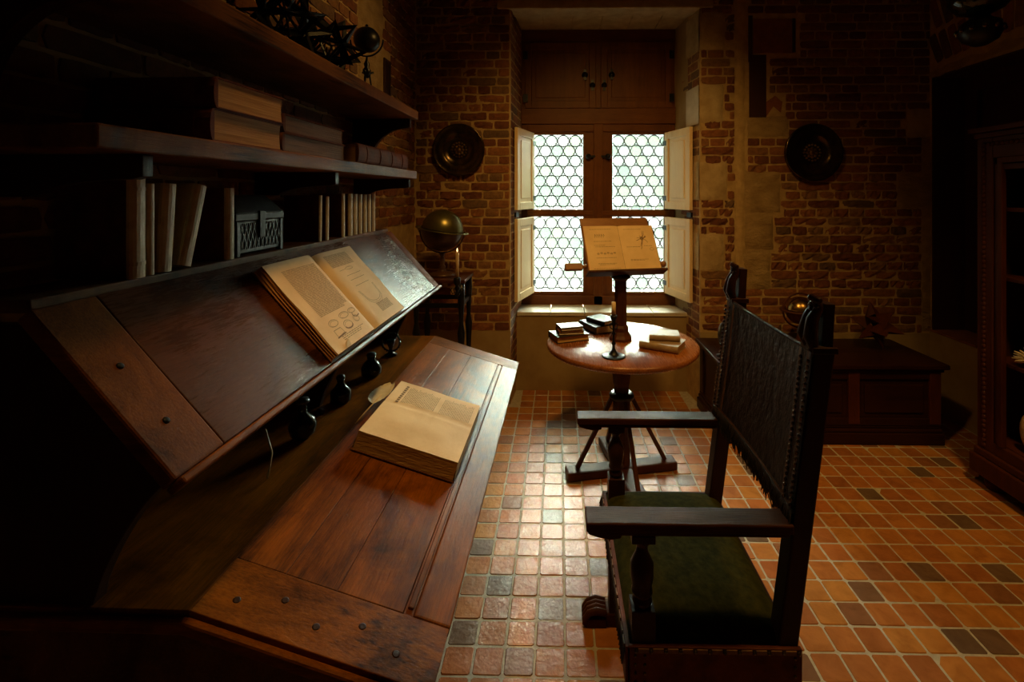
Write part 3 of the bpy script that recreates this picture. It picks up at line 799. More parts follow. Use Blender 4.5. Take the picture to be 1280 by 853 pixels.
bx('front_apron', 'shelf_wood', desk, FX - 0.075, FX - 0.05, DY0 + 0.034, DY1 - 0.05, 0.56, FZ - 0.03, bevel=0.002)
bx('bottom_board', 'dark_wood', desk, -1.08, FX - 0.075, DY0 + 0.034, DY1 - 0.05, 0.56, 0.58)
for x in (-1.04, FX - 0.30):
    for y in (DY0 + 0.10, DY1 - 0.25):
        MB().lathe([(0.03, 0), (0.035, 0.02), (0.03, 0.08), (0.022, 0.14), (0.032, 0.22), (0.034, 0.3), (0.022, 0.36), (0.03, 0.42), (0.034, 0.46), (0.034, 0.56)], (x, y, 0), 16).build('leg', 'dark_wood', desk)
for k in range(5):
    MB().lathe([(0.0075, -0.003), (0.0075, 0.0003), (0.005, 0.0006), (0, 0.0004)], M=LM @ Matrix.Translation((0.06 + k * 0.082, DY0 + 0.05 + 0.03 * (k % 2), 0)), seg=12).build('dowel', 'dark_wood', desk)

# ------------------------------------------------------------------ sloped reading board above it
BX, BZ, TX, TZ, RY0, RY1 = -0.652, 1.10, -0.918, 1.395, 0.82, 2.60
up = Vector((TX - BX, 0, TZ - BZ)); BL = up.length; uu = up.normalized(); un = Vector((uu.z, 0, -uu.x))
RM = Matrix.Translation((BX, 0, BZ)) @ Matrix((uu, Vector((0, -1, 0)), uu.cross(Vector((0, -1, 0))))).transposed().to_4x4()
if (RM.to_3x3() @ Vector((0, 0, 1))).x < 0: raise RuntimeError
board = thing('reading_board', 'steep sloping reading board with a narrow lip mounted above the desk', 'book rest', (-0.8, 1.7, 1.1))
def rb(name, mat, u0, u1, ya, yb, t0, t1, bevel=0.002, parent=None, **kw):
    return MB().box(u0, u1, -yb, -ya, t0, t1, RM).build(name, mat, parent or board, bevel=bevel, **kw)
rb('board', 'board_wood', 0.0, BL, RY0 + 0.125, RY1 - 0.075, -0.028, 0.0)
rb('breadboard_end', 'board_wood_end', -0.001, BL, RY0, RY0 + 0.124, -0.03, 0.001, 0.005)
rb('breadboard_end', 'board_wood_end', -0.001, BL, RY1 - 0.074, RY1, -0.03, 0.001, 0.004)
rb('lip', 'desk_wood', -0.018, -0.002, RY0 + 0.002, RY1 + 0.004, -0.028, 0.010, 0.004)
for u, y in ((0.10, RY0 + 0.06), (0.235, RY0 + 0.062)):
    MB().lathe([(0.007, 0.0), (0.007, 0.0015), (0.004, 0.003), (0, 0.003)], M=RM @ Matrix.Translation((u, -y, 0.001)), seg=8).build('nail', 'iron', board)
bx('book_ledge', 'shelf_wood', board, XL + 0.03, -0.925, RY0 + 0.01, RY1 - 0.02, 1.385, 1.41, bevel=0.003)
for y in (RY0 + 0.06, 1.72, RY1 - 0.09):
    pts = [(XL + 0.04, HZ), (-0.86, HZ)]
    n = 14
    arc = []
    for k in range(n + 1):
        a = k / n; arc.append((-0.86 + 0.17 * a ** 1.6 + 0.02 * math.sin(a * PI), HZ + (BZ - HZ - 0.03) * (1 - (1 - a) ** 1.5)))
    poly = pts + arc + [(-0.71, BZ + 0.01), (TX - 0.02, TZ - 0.045), (XL + 0.04, TZ - 0.045)]
    MB().prism(poly, y, y + 0.028, 'Y').build('curved_brace', 'dark_wood', board, bevel=0.003)

# ------------------------------------------------------------------ wall shelves
def shelf(name, label, z0, z1, xf, ya, yb, mat, braces, drop):
    s = thing(name, label, 'shelf', (XL, (ya + yb) / 2, z0))
    bx('shelf_board', mat, s, XL + 0.012, xf, ya, yb, z0, z1, bevel=0.004)
    for y in braces:
        n = 12; poly = [(XL + 0.012, z0 - 0.001), (xf - 0.028, z0 - 0.001), (xf - 0.028, z0 - 0.045)]
        for k in range(n + 1):
            a = k / n * PI / 2
            poly.append((XL + 0.10 + (xf - 0.05 - XL - 0.10) * (1 - math.sin(a)), z0 - 0.05 - (drop - 0.05) * (1 - math.cos(a))))
        poly.append((XL + 0.012, z0 - drop))
        MB().prism(poly, y, y + 0.026, 'Y').build('bracket', 'dark_wood', s, bevel=0.002)
    return s
US = shelf('wall_shelf', 'upper wooden wall shelf carrying the dark star polyhedra', 1.998, 2.046, -0.760, 0.80, 2.585, 'shelf_wood', (0.82, 2.53), 0.265)
LS = shelf('wall_shelf', 'lower wooden wall shelf carrying the large flat books', 1.678, 1.722, -0.772, 0.80, 2.60, 'shelf_wood', (0.92, 1.72, 2.545), 0.085)

# ------------------------------------------------------------------ books
def book(label, cover, size, M, pages='page_edge', bands=0, group=None, cat='book', spine_mat=None, name='book', edge_round=True):
    """local: x from spine (0) to fore edge (w), y length, z thickness"""
    wd, ln, th = size; ct = min(0.004, th * 0.14)
    b = thing(name, label, cat, M.translation, M.to_3x3(), group)
    m = MB().box(0.0, wd, 0, ln, 0, ct).box(0.0, wd, 0, ln, th - ct, th)
    m.build('cover', cover, b, local=True, bevel=0.001)
    sp = []
    for k in range(9):
        a = -PI / 2 + PI * k / 8; sp.append((-math.cos(a) * min(0.012, th * 0.3), th / 2 + math.sin(a) * th / 2))
    sp += [(0.0, th - ct * 0.2), (0.002, th - ct), (0.002, ct), (0.0, ct * 0.2)]
    MB().prism(sp, 0, ln, 'Y').build('spine', spine_mat or cover, b, local=True)
    for k in range(bands):
        y = ln * (0.14 + 0.72 * k / max(1, bands - 1)); q = []
        for i in range(9):
            a = -PI / 2 + PI * i / 8; q.append((-math.cos(a) * (min(0.012, th * 0.3) + 0.003), th / 2 + math.sin(a) * th / 2))
        MB().prism(q, y - 0.004, y + 0.004, 'Y').build('raised_band', spine_mat or cover, b, local=True)
    i = 0.004
    pb = MB().grid(lambda u, v: (i + (wd - 2.2 * i) + 0.0 - 0.004 * math.sin(v * PI), i + (ln - 2 * i) * u, ct + (th - 2 * ct) * v), 3, 6)
    x0, x1 = i, wd - 1.2 * i
    pb = MB(); n = 6; prof = [(x0, ct)] + [(x1 - 0.005 * math.sin(k / n * PI), ct + (th - 2 * ct) * k / n) for k in range(n + 1)] + [(x0, th - ct)]
    pb.prism(prof, i, ln - i, 'Y'); pb.build('page_block', pages, b, local=True)
    return b


def flatM(x, y, z, rz): return Matrix.Translation((x, y, z)) @ Matrix.Rotation(rz, 4, 'Z')
def standM(y, z, lean=0, x=-0.935):
    X = Vector((-1, 0, 0)); Y = Vector((0, math.sin(lean), math.cos(lean))); Z = X.cross(Y)
    return Matrix.Translation((x, y, z)) @ axes(X, Y, Z).to_4x4()
SZ = 1.7225
# spine faces the viewer: local x -> +Y, local y -> -X
book('large dark red folio with ribbed spine, lower of the big pair on the lower shelf', 'red_leather', (0.275, 0.30, 0.078), flatM(-0.790, 1.10, SZ, PI / 2), bands=5, group='flat books on the lower shelf')
book('large dark red folio with ribbed spine, upper of the big pair on the lower shelf', 'red_leather', (0.265, 0.295, 0.074), flatM(-0.787, 1.108, SZ + 0.0785, PI / 2 - 0.01), bands=5, group='flat books on the lower shelf')
book('brown flat book beyond the big pair, lower one of its stack', 'brown_leather', (0.40, 0.26, 0.060), flatM(-0.80, 1.40, SZ, PI / 2), 'dark_edge', 3, group='flat books on the lower shelf')
book('brown flat book beyond the big pair, upper one of its stack', 'brown_leather', (0.39, 0.25, 0.055), flatM(-0.80, 1.405, SZ + 0.0605, PI / 2 + 0.01), 'dark_edge', 3, group='flat books on the lower shelf')
book('single thick red-brown book lying at the far end of the lower shelf', 'brown_leather', (0.24, 0.60, 0.078), Matrix.Translation((-0.790, 1.87, SZ)) @ Matrix.Rotation(0, 4, 'Z') @ Matrix(((-1, 0, 0, 0), (0, 1, 0, 0), (0, 0, -1, 0.078), (0, 0, 0, 1))), bands=4, group='flat books on the lower shelf')
LZ = 1.4105
G1 = 'upright books on the ledge above the reading board'
book('tall brown volume with stained pale spine, nearest on the ledge', 'brown_leather', (0.16, 0.232, 0.045), standM(1.03, LZ), spine_mat='vellum', bands=2, group=G1)
book('thin vellum book squeezed second from the near end of the ledge', 'vellum', (0.15, 0.212, 0.020), standM(1.081, LZ), group=G1)
book('vellum volume third from the near end, leaning a little', 'vellum', (0.15, 0.212, 0.042), standM(1.106, LZ + 0.0032, 0.07), group=G1)
book('vellum volume fourth from the near end, leaning strongly toward the window', 'vellum', (0.15, 0.212, 0.042), standM(1.168, LZ + 0.0112, 0.26), group=G1)
book('upright book with dark red boards and pale spine touching the metal casket', 'red_leather', (0.15, 0.205, 0.036), standM(1.335, LZ), spine_mat='vellum', group=G1)
row = [(1.86, 0.020, 0.182, 'first beyond the casket'), (1.915, 0.022, 0.178, 'second beyond the casket, standing apart'), (2.055, 0.026, 0.188, 'third beyond the casket, before the tight row'), (2.118, 0.036, 0.188, 'first of the tight far row'), (2.172, 0.034, 0.187, 'second of the tight far row'), (2.228, 0.032, 0.185, 'third of the tight far row'), (2.284, 0.03, 0.184, 'fourth of the tight far row'), (2.336, 0.03, 0.186, 'fifth of the tight far row'), (2.388, 0.03, 0.188, 'last of the tight far row, nearest the window')]
for y, th, h, wh in row:
    book('slim dark book with white spine, ' + wh, 'red_leather', (0.14, h, th), standM(y, LZ, 0.02 if y < 2 else 0), spine_mat='white_vellum', group=G1)
# metal casket
ck = thing('metal_casket', 'small grey metal casket with lattice sides and hipped lid on the ledge', 'casket', (-1.0, 1.51, LZ))
bx('body', 'pewter', ck, -1.075, -0.943, 1.392, 1.628, LZ + 0.008, LZ + 0.105, bevel=0.003)
MB().add([(-1.08, 1.387, LZ + .128), (-.938, 1.387, LZ + .128), (-.938, 1.633, LZ + .128), (-1.08, 1.633, LZ + .128), (-1.04, 1.43, LZ + .185), (-.978, 1.43, LZ + .185), (-.978, 1.59, LZ + .185), (-1.04, 1.59, LZ + .185)], [(0, 3, 2, 1), (4, 5, 6, 7), (0, 1, 5, 4), (1, 2, 6, 5), (2, 3, 7, 6), (3, 0, 4, 7)]).box(-1.08, -.938, 1.387, 1.633, LZ + .106, LZ + .128).build('lid', 'black_metal', ck, bevel=0.003)
lat = MB()
for k in range(12):
    for s in (0, 1):
        ya = 1.392 + k * 0.0197; yb = ya + 0.032
        if s: ya, yb = yb, ya
        ya = min(max(ya, 1.394), 1.626); yb = min(max(yb, 1.394), 1.626)
        lat.beam((-0.9415, ya, LZ + 0.02), (-0.9415, yb, LZ + 0.098), 0.003, 0.0035, up=(1, 0, 0))
for k in range(7):
    for s in (0, 1):
        xa = -1.075 + k * 0.019; xb = xa + 0.02
        if s: xa, xb = xb, xa
        lat.beam((xa, 1.3905, LZ + 0.02), (xb, 1.3905, LZ + 0.098), 0.003, 0.0035, up=(0, 1, 0))
lat.build('lattice', 'pewter', ck)
bx('hasp', 'black_metal', ck, -0.943, -0.934, 1.495, 1.525, LZ + 0.05, LZ + 0.135, bevel=0.002)
for y in (1.394, 1.612): bx('corner_strap', 'pewter', ck, -0.943, -0.938, y, y + 0.014, LZ, LZ + 0.105, bevel=0.001)
for x in (-1.07, -0.955):
    for y in (1.398, 1.61): bx('foot', 'pewter', ck, x, x + 0.012, y, y + 0.012, LZ, LZ + 0.009)

# ------------------------------------------------------------------ printing on pages
def words(mb, fn, u0, u1, v, h, rnd_, gap=0.006, wmin=0.008, wmax=0.03, lift=0.0006):
    u = u0
    while u < u1 - 0.004:
        wd = min(rnd_.uniform(wmin, wmax), u1 - u)
        a = [fn(u, v, lift), fn(u + wd, v, lift), fn(u + wd, v + h, lift), fn(u, v + h, lift)]
        mb.add(a, [(0, 1, 2, 3)]); u += wd + gap


def stroke(mb, fn, pts, wd=0.0016, lift=0.0007):
    for (a, b), (c_, d_) in zip(pts[:-1], pts[1:]):
        L = math.hypot(c_ - a, d_ - b) or 1; nx, ny = -(d_ - b) / L * wd / 2, (c_ - a) / L * wd / 2
        mb.add([fn(a - nx, b - ny, lift), fn(c_ - nx, d_ - ny, lift), fn(c_ + nx, d_ + ny, lift), fn(a + nx, b + ny, lift)], [(0, 1, 2, 3)])


def ell(cx_, cy_, rx, ry, n=18, a0=0, a1=2 * PI): return [(cx_ + rx * math.cos(a0 + (a1 - a0) * k / n), cy_ + ry * math.sin(a0 + (a1 - a0) * k / n)) for k in range(n + 1)]


def open_book(label, M, wd, ln, thL, thR, cover, sag=0.010, name='open_book'):
    """local x right (gutter at 0, left page negative), y up the page, z normal"""
    b = thing(name, label, 'open book', M.translation, M.to_3x3())
    def top(x, y, lift=0.0):
        a = abs(x) / wd; th = thL if x < 0 else thR
        z = th * (1 - 0.35 * max(0, a - 0.55) ** 1.5) * min(1, 0.35 + 0.65 * math.sin(min(1, a / 0.18) * PI / 2)) + 0.0015 * math.sin(y * 31 + x * 9) * a
        return (x, y, 0.004 + z + lift)
    MB().box(-wd - 0.006, wd + 0.006, -0.006, ln + 0.006, 0, 0.004).build('cover', cover, b, local=True, bevel=0.001)
    for s in (-1, 1):
        n, m_ = 14, 10; mb = MB()
        r = random.Random(5 + s)
        def fn(u, v, s=s): return top(s * (0.0005 + (wd - 0.002) * u), ln * v)
        mb.grid(fn, n, m_)
        mb.build('page', 'paper', b, local=True, recalc=False)
        th = thL if s < 0 else thR
        # block of leaves below the top page: wavy outer edge and the two ends
        blk = MB(); lay = 7
        def fo(u, v, s=s):
            x, y, z = top(s * (wd - 0.002), ln * u); k = v
            return (x + s * (0.004 * (1 - k) + 0.0025 * math.sin(k * 23 + u * 3) * (0 if k > 0.95 else 1)), y, 0.004 + (z - 0.0008 - 0.004) * k)
        blk.grid(fo, 12, lay, False)
        for e in (0, 1):
            def fe(u, v, e=e, s=s):
                x, y, z = top(s * (0.0005 + (wd - 0.002) * u), ln * e); return (x + s * 0.004 * (1 - v) * (u > 0.95), y + (e * 2 - 1) * 0.001 * math.sin(v * 20), 0.004 + (z - 0.0008 - 0.004) * v)
            blk.grid(fe, 12, 5, False)
        blk.build('page_block', 'rough_edge', b, local=True, recalc=False)
    return b, top


# large book on the reading board: local x -> +Y, local y -> up the slope, z -> normal
nR = RM.to_3x3() @ Vector((0, 0, 1))
BMx = Matrix.Translation(Vector((BX, 1.69, BZ)) + uu * 0.008 + nR * 0.002) @ axes(Vector((0, 1, 0)), uu, nR).to_4x4()
if axes(Vector((0, 1, 0)), uu, nR).determinant() < 0: raise RuntimeError('det')
ob, top = open_book('large open book with drawings and text lying on the reading board', BMx, 0.30, 0.345, 0.030, 0.022, 'brown_leather')
r = random.Random(3); k1 = MB(); k2 = MB()
v = 0.305
while v > 0.118:
    words(k2, top, -0.245, -0.055 - (0.03 if v < 0.13 else 0), v, 0.0035, r, 0.0022, 0.012, 0.04); v -= 0.0052
for cx_, cy_, rx, ry in ((-0.215, 0.088, 0.026, 0.012), (-0.135, 0.096, 0.03, 0.011), (-0.075, 0.098, 0.024, 0.009), (-0.15, 0.062, 0.026, 0.015), (-0.085, 0.066, 0.018, 0.012)):
    stroke(k1, top, ell(cx_, cy_, rx, ry)); stroke(k1, top, ell(cx_ + 0.002, cy_ - 0.002, rx * 0.85, ry * 0.8), 0.001)
stroke(k1, top, ell(-0.15, 0.058, 0.024, 0.010, 12, PI, 2 * PI), 0.005)
stroke(k1, top, [(-0.24, 0.066), (-0.20, 0.066), (-0.195, 0.046), (-0.24, 0.042), (-0.24, 0.066)]); stroke(k1, top, [(-0.245, 0.040), (-0.19, 0.043)], 0.004)
stroke(k1, top, [(-0.085, 0.09), (-0.09, 0.078), (-0.075, 0.07), (-0.05, 0.075)], 0.004)
for vv in (0.036, 0.030, 0.024): words(k1, top, -0.225, -0.10 + 0.03 * (vv > 0.03), vv, 0.0022, r, 0.004, 0.006, 0.02)
v = 0.322
while v > 0.268: words(k2, top, 0.045, 0.225, v, 0.0038, r, 0.002, 0.01, 0.04); v -= 0.0052
stroke(k1, top, ell(0.15, 0.252, 0.03, 0.006), 0.0014); stroke(k1, top, [(0.07, 0.25), (0.12, 0.252)], 0.0012)
for vv in (0.222, 0.200, 0.172): stroke(k1, top, [(0.09, vv), (0.21, vv + 0.002)], 0.0014)
for q in (0, 0.01, 0.02): stroke(k1, top, [(0.085 - q * 0.5, 0.15)] + ell(0.155, 0.118, 0.058 + q * 0.5, 0.03 + q * 0.8, 14, PI, 2 * PI) + [(0.215 + q * 0.5, 0.16)], 0.0013)
v = 0.072
while v > 0.036: words(k2, top, 0.12, 0.235, v, 0.0036, r, 0.002, 0.01, 0.04); v -= 0.005
k1.build('drawing', 'ink', ob, local=True, recalc=False, kind='stuff'); k2.build('printed_text', 'pale_ink', ob, local=True, recalc=False, kind='stuff')
# dog-eared corner
ce = [top(-0.298, 0.004, 0.0005), top(-0.262, 0.002, 0.0008), top(-0.285, 0.03, 0.010), top(-0.296, 0.022, 0.004)]
MB().add([top(-0.25, 0.001, 0.001), top(-0.215, 0.001, 0.0012), top(-0.225, 0.022, 0.012), top(-0.245, 0.016, 0.006)], [(0, 1, 2, 3)]).build('folded_corner', 'paper', ob, local=True, recalc=False)

# thick book on the desk lid, opened flat on its page block
nL = sn
PMx = Matrix.Translation(LM @ Vector((0.048, 1.462, 0.0035))) @ axes(su, Vector((0, 1, 0)), sn).to_4x4()
tb = thing('open_book', 'thick old book with a creased printed page lying on the sloping desk lid', 'open book', PMx.translation, PMx.to_3x3())
W2, L2, T2 = 0.322, 0.392, 0.056
def top2(x, y, lift=0.0):
    u = x / W2; v_ = y / L2
    crease = -0.0022 * math.exp(-((v_ - 0.56) / 0.012) ** 2) - 0.0022 * math.exp(-((u - 0.50 - 0.06 * v_) / 0.012) ** 2) * (0.25 < v_ < 0.8)
    dome = 0.004 * math.sin(PI * u) * math.sin(PI * min(1, v_ * 1.1)) + 0.002 * noise.noise(Vector((x * 14, y * 14, 1)))
    return (x, y, 0.003 + T2 + dome + crease + lift)
MB().box(-0.008, W2 + 0.006, -0.010, L2 + 0.008, 0, 0.003).build('cover', 'brown_leather', tb, local=True, bevel=0.001)
MB().grid(lambda u, v: top2(W2 * u, L2 * v), 28, 34).build('page', 'paper', tb, local=True, recalc=False)
blk = MB()
def side(fa, nu):
    def f(u, v):
        p = fa(u); a = top2(p[0], p[1]); k = v
        ox, oy = p[2], p[3]; w_ = 0.005 * (1 - k) ** 1.5 + 0.0008 * noise.noise(Vector((u * 40, k * 60, 4))) * (k < 0.97)
        return (a[0] + ox * w_, a[1] + oy * w_, 0.003 + (a[2] - 0.003) * k - 0.0006 * (k > 0.97) * 0)
    blk.grid(f, nu, 14, False)
side(lambda u: (W2 * u, 0, 0, -1), 24); side(lambda u: (W2 * u, L2, 0, 1), 24); side(lambda u: (0, L2 * u, -1, 0), 24); side(lambda u: (W2, L2 * u, 1, 0), 24)
blk.build('page_block', 'page_edge', tb, local=True, recalc=False)
k1 = MB(); r = random.Random(9)
# text lines run across (local y), columns across x
k3 = MB()
for ln_ in range(44):
    x = 0.052 + ln_ * 0.0058
    if 20 < ln_ < 24: continue
    fn = lambda a, b, lift, x=x: top2(x + b, a, lift)
    words(k1, lambda a, b, lift: top2(b, a, lift), 0.235 + 0.004 * math.sin(x * 90), 0.365 - r.uniform(0, 0.02), x, 0.0030, r, 0.0028, 0.008, 0.03, 0.0008)
for k in range(9):
    y = 0.225 + k * 0.016; k3.add([top2(0.034, y, .0008), top2(0.034, y + 0.011, .0008), top2(0.044, y + 0.011, .0008), top2(0.044, y, .0008)], [(0, 1, 2, 3)])
k1.build('printed_text', 'pale_ink', tb, local=True, recalc=False, kind='stuff'); k3.build('printed_heading', 'ink', tb, local=True, recalc=False, kind='stuff')

# quill
q = thing('quill', 'white feather quill leaning on the thick book on the desk', 'quill', (-0.66, 1.66, HZ))
a, b = Vector((-0.672, 1.592, HZ + 0.003)), Vector((-0.618, 1.790, HZ + 0.050))
sh = [a.lerp(b, k / 10) + Vector((0, 0, 0.006 * math.sin(k / 10 * PI))) for k in range(11)]
MB().tube(sh, [0.0008, 0.002, 0.0024, 0.0024, 0.0022, 0.002, 0.0018, 0.0016, 0.0013, 0.001, 0.0006], 6).build('shaft', 'wax', q)
d = (b - a).normalized(); sd = Vector((0.95, -0.27, 0.04)).normalized()
for s in (-1, 1):
    def fv(u, v, s=s):
        p = a.lerp(b, 0.46 + 0.54 * u) + Vector((0, 0, 0.006)); wv = (0.034 if s > 0 else 0.052) * math.sin(min(1, u * 0.95 + 0.06) * PI * 0.97) ** 0.5 * (1 - 0.25 * u)
        return tuple(p + sd * s * wv * v + d * 0.006 * v + Vector((0, 0, 0.005 * v * v + 0.0012 * math.sin(u * 60) * v)))
    MB().grid(fv, 16, 4).build('vane', 'feather', q, recalc=False)

# ------------------------------------------------------------------ dark green glass on the desk top below the board
def bottle(label, x, y, prof, rim=0):
    b_ = thing('ink_bottle', label, 'bottle', (x, y, HZ), group='dark glassware under the reading board')
    MB().lathe(prof, (x, y, HZ + 0.0002), 20).build('body', 'green_glass', b_)
    if rim:
        m = MB()
        for k in range(rim):
            a_ = 2 * PI * k / rim; m.sphere((x + 0.045 * math.cos(a_), y, HZ + 0.062 + 0.045 * math.sin(a_)), 0.005, 6, 4)
        m.tube([(x + 0.043 * math.cos(2 * PI * k / 24), y, HZ + 0.062 + 0.043 * math.sin(2 * PI * k / 24)) for k in range(25)], 0.004, 6, cap=False)
        m.build('beaded_rim', 'green_glass', b_)
    else:
        MB().lathe([(prof[-1][0] + 0.002, 0), (prof[-1][0] + 0.003, 0.004), (prof[-1][0], 0.012), (0.004, 0.016), (0, 0.016)], (x, y, HZ + prof[-1][1]), 14).build('stopper', 'pewter', b_)
bottle('round dark glass dish on edge with beaded rim, farthest under the board', -0.80, 2.28, [(0.028, 0), (0.03, 0.006), (0.012, 0.014), (0.008, 0.03), (0.02, 0.06), (0.018, 0.075)], 22)
bottle('squat dark green glass jar, second from the far end under the board', -0.79, 2.02, [(0.03, 0), (0.04, 0.01), (0.042, 0.035), (0.03, 0.055), (0.015, 0.07), (0.018, 0.085)])
bottle('dark green ink bottle with pale stopper, middle one under the board', -0.80, 1.76, [(0.028, 0), (0.036, 0.008), (0.036, 0.045), (0.02, 0.06), (0.012, 0.075), (0.014, 0.088)])
bottle('dark round flask, fourth from the far end under the board', -0.80, 1.50, [(0.02, 0), (0.036, 0.015), (0.042, 0.04), (0.034, 0.062), (0.013, 0.08), (0.013, 0.105), (0.018, 0.112)])
rod = thing('glass_rod', 'thin pale rod leaning on the desk under the reading board', 'rod', (-0.79, 1.32, HZ))
MB().tube([(-0.775, 1.28, HZ + 0.004), (-0.775, 1.30, HZ + 0.06), (-0.80, 1.31, HZ + 0.12)], 0.0025, 6).build('rod', 'white_vellum', rod)

# ------------------------------------------------------------------ star polyhedra and globe on the upper shelf
import bmesh
def star_mesh(name, R, r0, spikes='ico', wire=0.0, mat='iron', parent=None, M=None, label=None):
    b_ = bmesh.new(); bmesh.ops.create_icosphere(b_, subdivisions=1, radius=r0)
    res = bmesh.ops.poke(b_, faces=b_.faces[:])
    for v_ in res['verts']: v_.co = v_.co.normalized() * R
    me = bpy.data.meshes.new(name); bmesh.ops.transform(b_, matrix=M or Matrix.Identity(4), verts=b_.verts); b_.to_mesh(me); b_.free()
    me.materials.append(MATS[mat]); o = bpy.data.objects.new(name, me); COL.objects.link(o); o.parent = parent
    if wire:
        m = o.modifiers.new('wire', 'WIREFRAME'); m.thickness = wire; m.use_even_offset = False
    return o
for lab, x, y, z, R, rz in (('open framed dark star polyhedron, left of the two on the upper shelf', -0.93, 1.62, 2.19, 0.142, 0.3), ('open framed dark star polyhedron, right of the two on the upper shelf', -0.93, 1.92, 2.19, 0.142, 0.9)):
    s_ = thing('star_polyhedron', lab, 'ornament', (x, y, z), Matrix.Rotation(rz, 3, 'Z') @ Matrix.Rotation(0.4, 3, 'X'), group='star polyhedra on the upper shelf')
    star_mesh('frame', R, 0.075, wire=0.026, mat='black_metal', parent=s_)
g = thing('small_globe', 'small dark globe in a ring on a footed stand on the upper shelf', 'globe', (-0.90, 2.24, 2.0465))
gz = 2.325
MB().sphere((-0.90, 2.24, gz), 0.060, 24, 16).build('ball', 'black_metal', g)
MB().tube([(-0.90 + 0.078 * math.cos(PI + PI * k / 16), 2.24, gz + 0.078 * math.sin(PI + PI * k / 16)) for k in range(17)], 0.004, 6).build('ring', 'black_metal', g)
MB().lathe([(0.008, 0.0), (0.015, 0.02), (0.02, 0.035), (0.01, 0.05), (0.014, 0.065), (0.006, 0.085), (0.004, 0.10)], (-0.90, 2.24, 2.145), 12).sphere((-0.90, 2.24, gz + 0.066), 0.008, 8, 6).build('stem', 'black_metal', g)
for k in range(3):
    a_ = 2 * PI * k / 3 + 0.5
    MB().tube([(-0.90 + rr_ * math.cos(a_), 2.24 + rr_ * math.sin(a_), z_) for rr_, z_ in ((0.03, 2.175), (0.012, 2.165), (0.018, 2.12), (0.03, 2.08), (0.046, 2.0505))], [0.006, 0.005, 0.004, 0.004, 0.005], 6).build('leg', 'black_metal', g)

# ------------------------------------------------------------------ brass dishes on the wall
def dish(label, x, z, R):
    d_ = thing('wall_dish', label, 'dish', (x, YB - 0.012, z), Matrix.Rotation(PI / 2, 3, 'X'), group='embossed metal dishes on the brick wall')
    s = R / 0.2
    MB().lathe([(0.0, 0.004), (0.19, 0.004), (0.196, 0.012), (0.2, 0.034), (0.196, 0.042), (0.188, 0.04), (0.18, 0.036), (0.16, 0.034), (0.125, 0.03), (0.118, 0.026), (0.10, 0.012), (0.07, 0.008), (0.05, 0.010), (0.0, 0.010)], seg=48, M=Matrix.Scale(s, 4)).build('plate', 'bronze', d_, local=True)
    m = MB()
    for k in range(16): m.sphere((0.055 * s * math.cos(k * PI / 8), 0.055 * s * math.sin(k * PI / 8), 0.013), 0.008 * s, 8, 5)
    m.build('embossed_ring', 'old_brass', d_, local=True)
    m = MB().sphere((0, 0, 0.012), 0.02 * s, 14, 8, (1, 1, 0.6))
    for k in range(8): m.sphere((0.031 * s * math.cos(k * PI / 4), 0.031 * s * math.sin(k * PI / 4), 0.012), 0.012 * s, 8, 5, (1, 1, 0.5))
    m.build('rosette', 'old_brass', d_, local=True)
dish('round embossed brass dish on the brick wall left of the window', -0.752, 1.93, 0.198)
dish('round embossed bronze dish on the brick wall right of the window', 1.895, 1.905, 0.215)

# ------------------------------------------------------------------ stand with globe and candle in the left corner
st = thing('globe_stand', 'tall dark wooden stand in the left corner by the window', 'stand', (-0.78, 3.22, 0))
SX0, SX1, SY0, SY1, SZ1 = -0.95, -0.598, 3.06, 3.38, 1.045
bx('stand_top', 'table_leg_wood', st, SX0, SX1, SY0, SY1, SZ1 - 0.022, SZ1, bevel=0.005)
for x in (SX0 + 0.03, SX1 - 0.03):
    for y in (SY0 + 0.03, SY1 - 0.03):
        MB().lathe([(0.02, 0), (0.024, 0.03), (0.016, 0.10), (0.018, 0.3), (0.026, 0.36), (0.014, 0.42), (0.018, 0.60), (0.026, 0.7), (0.014, 0.76), (0.02, 0.88), (0.024, 0.93), (0.022, SZ1 - 0.022)], (x, y, 0), 12).build('leg', 'black_metal', st)
for z in (0.28, 0.86):
    m = MB().box(SX0 + 0.03, SX1 - 0.03, SY0 + 0.022, SY0 + 0.038, z, z + 0.03).box(SX0 + 0.03, SX1 - 0.03, SY1 - 0.038, SY1 - 0.022, z, z + 0.03).box(SX0 + 0.022, SX0 + 0.038, SY0 + 0.03, SY1 - 0.03, z, z + 0.03).box(SX1 - 0.038, SX1 - 0.022, SY0 + 0.03, SY1 - 0.03, z, z + 0.03)
    m.build('stretcher', 'black_metal', st, bevel=0.004)
gl = thing('globe', 'green brass globe with tilted flat horizon ring on the corner stand', 'globe', (-0.785, 3.23, SZ1))
gc = Vector((-0.785, 3.23, 1.352)); TR = Matrix.Translation(gc) @ Matrix.Rotation(math.radians(9), 4, 'Y')
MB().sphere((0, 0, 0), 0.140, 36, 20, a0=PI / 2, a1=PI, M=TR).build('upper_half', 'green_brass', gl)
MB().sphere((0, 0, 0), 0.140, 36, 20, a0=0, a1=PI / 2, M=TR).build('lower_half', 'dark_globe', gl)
MB().lathe([(0.143, -0.003), (0.178, -0.003), (0.178, 0.003), (0.143, 0.003), (0.143, -0.003)], seg=48, M=TR).build('horizon_ring', 'green_brass', gl)
MB().tube([tuple(gc + Vector((0.152 * math.cos(a_ / 24 * PI + PI), 0, 0.152 * math.sin(a_ / 24 * PI + PI)))) for a_ in range(25)], 0.005, 6).build('meridian', 'dark_globe', gl)
MB().lathe([(0.085, 0), (0.09, 0.008), (0.07, 0.02), (0.03, 0.03), (0.018, 0.045), (0.024, 0.06), (0.014, 0.075), (0.018, 0.11), (0.012, 0.13), (0.02, 0.15), (0.012, 0.16)], (-0.785, 3.23, SZ1), 24).build('foot', 'dark_globe', gl)
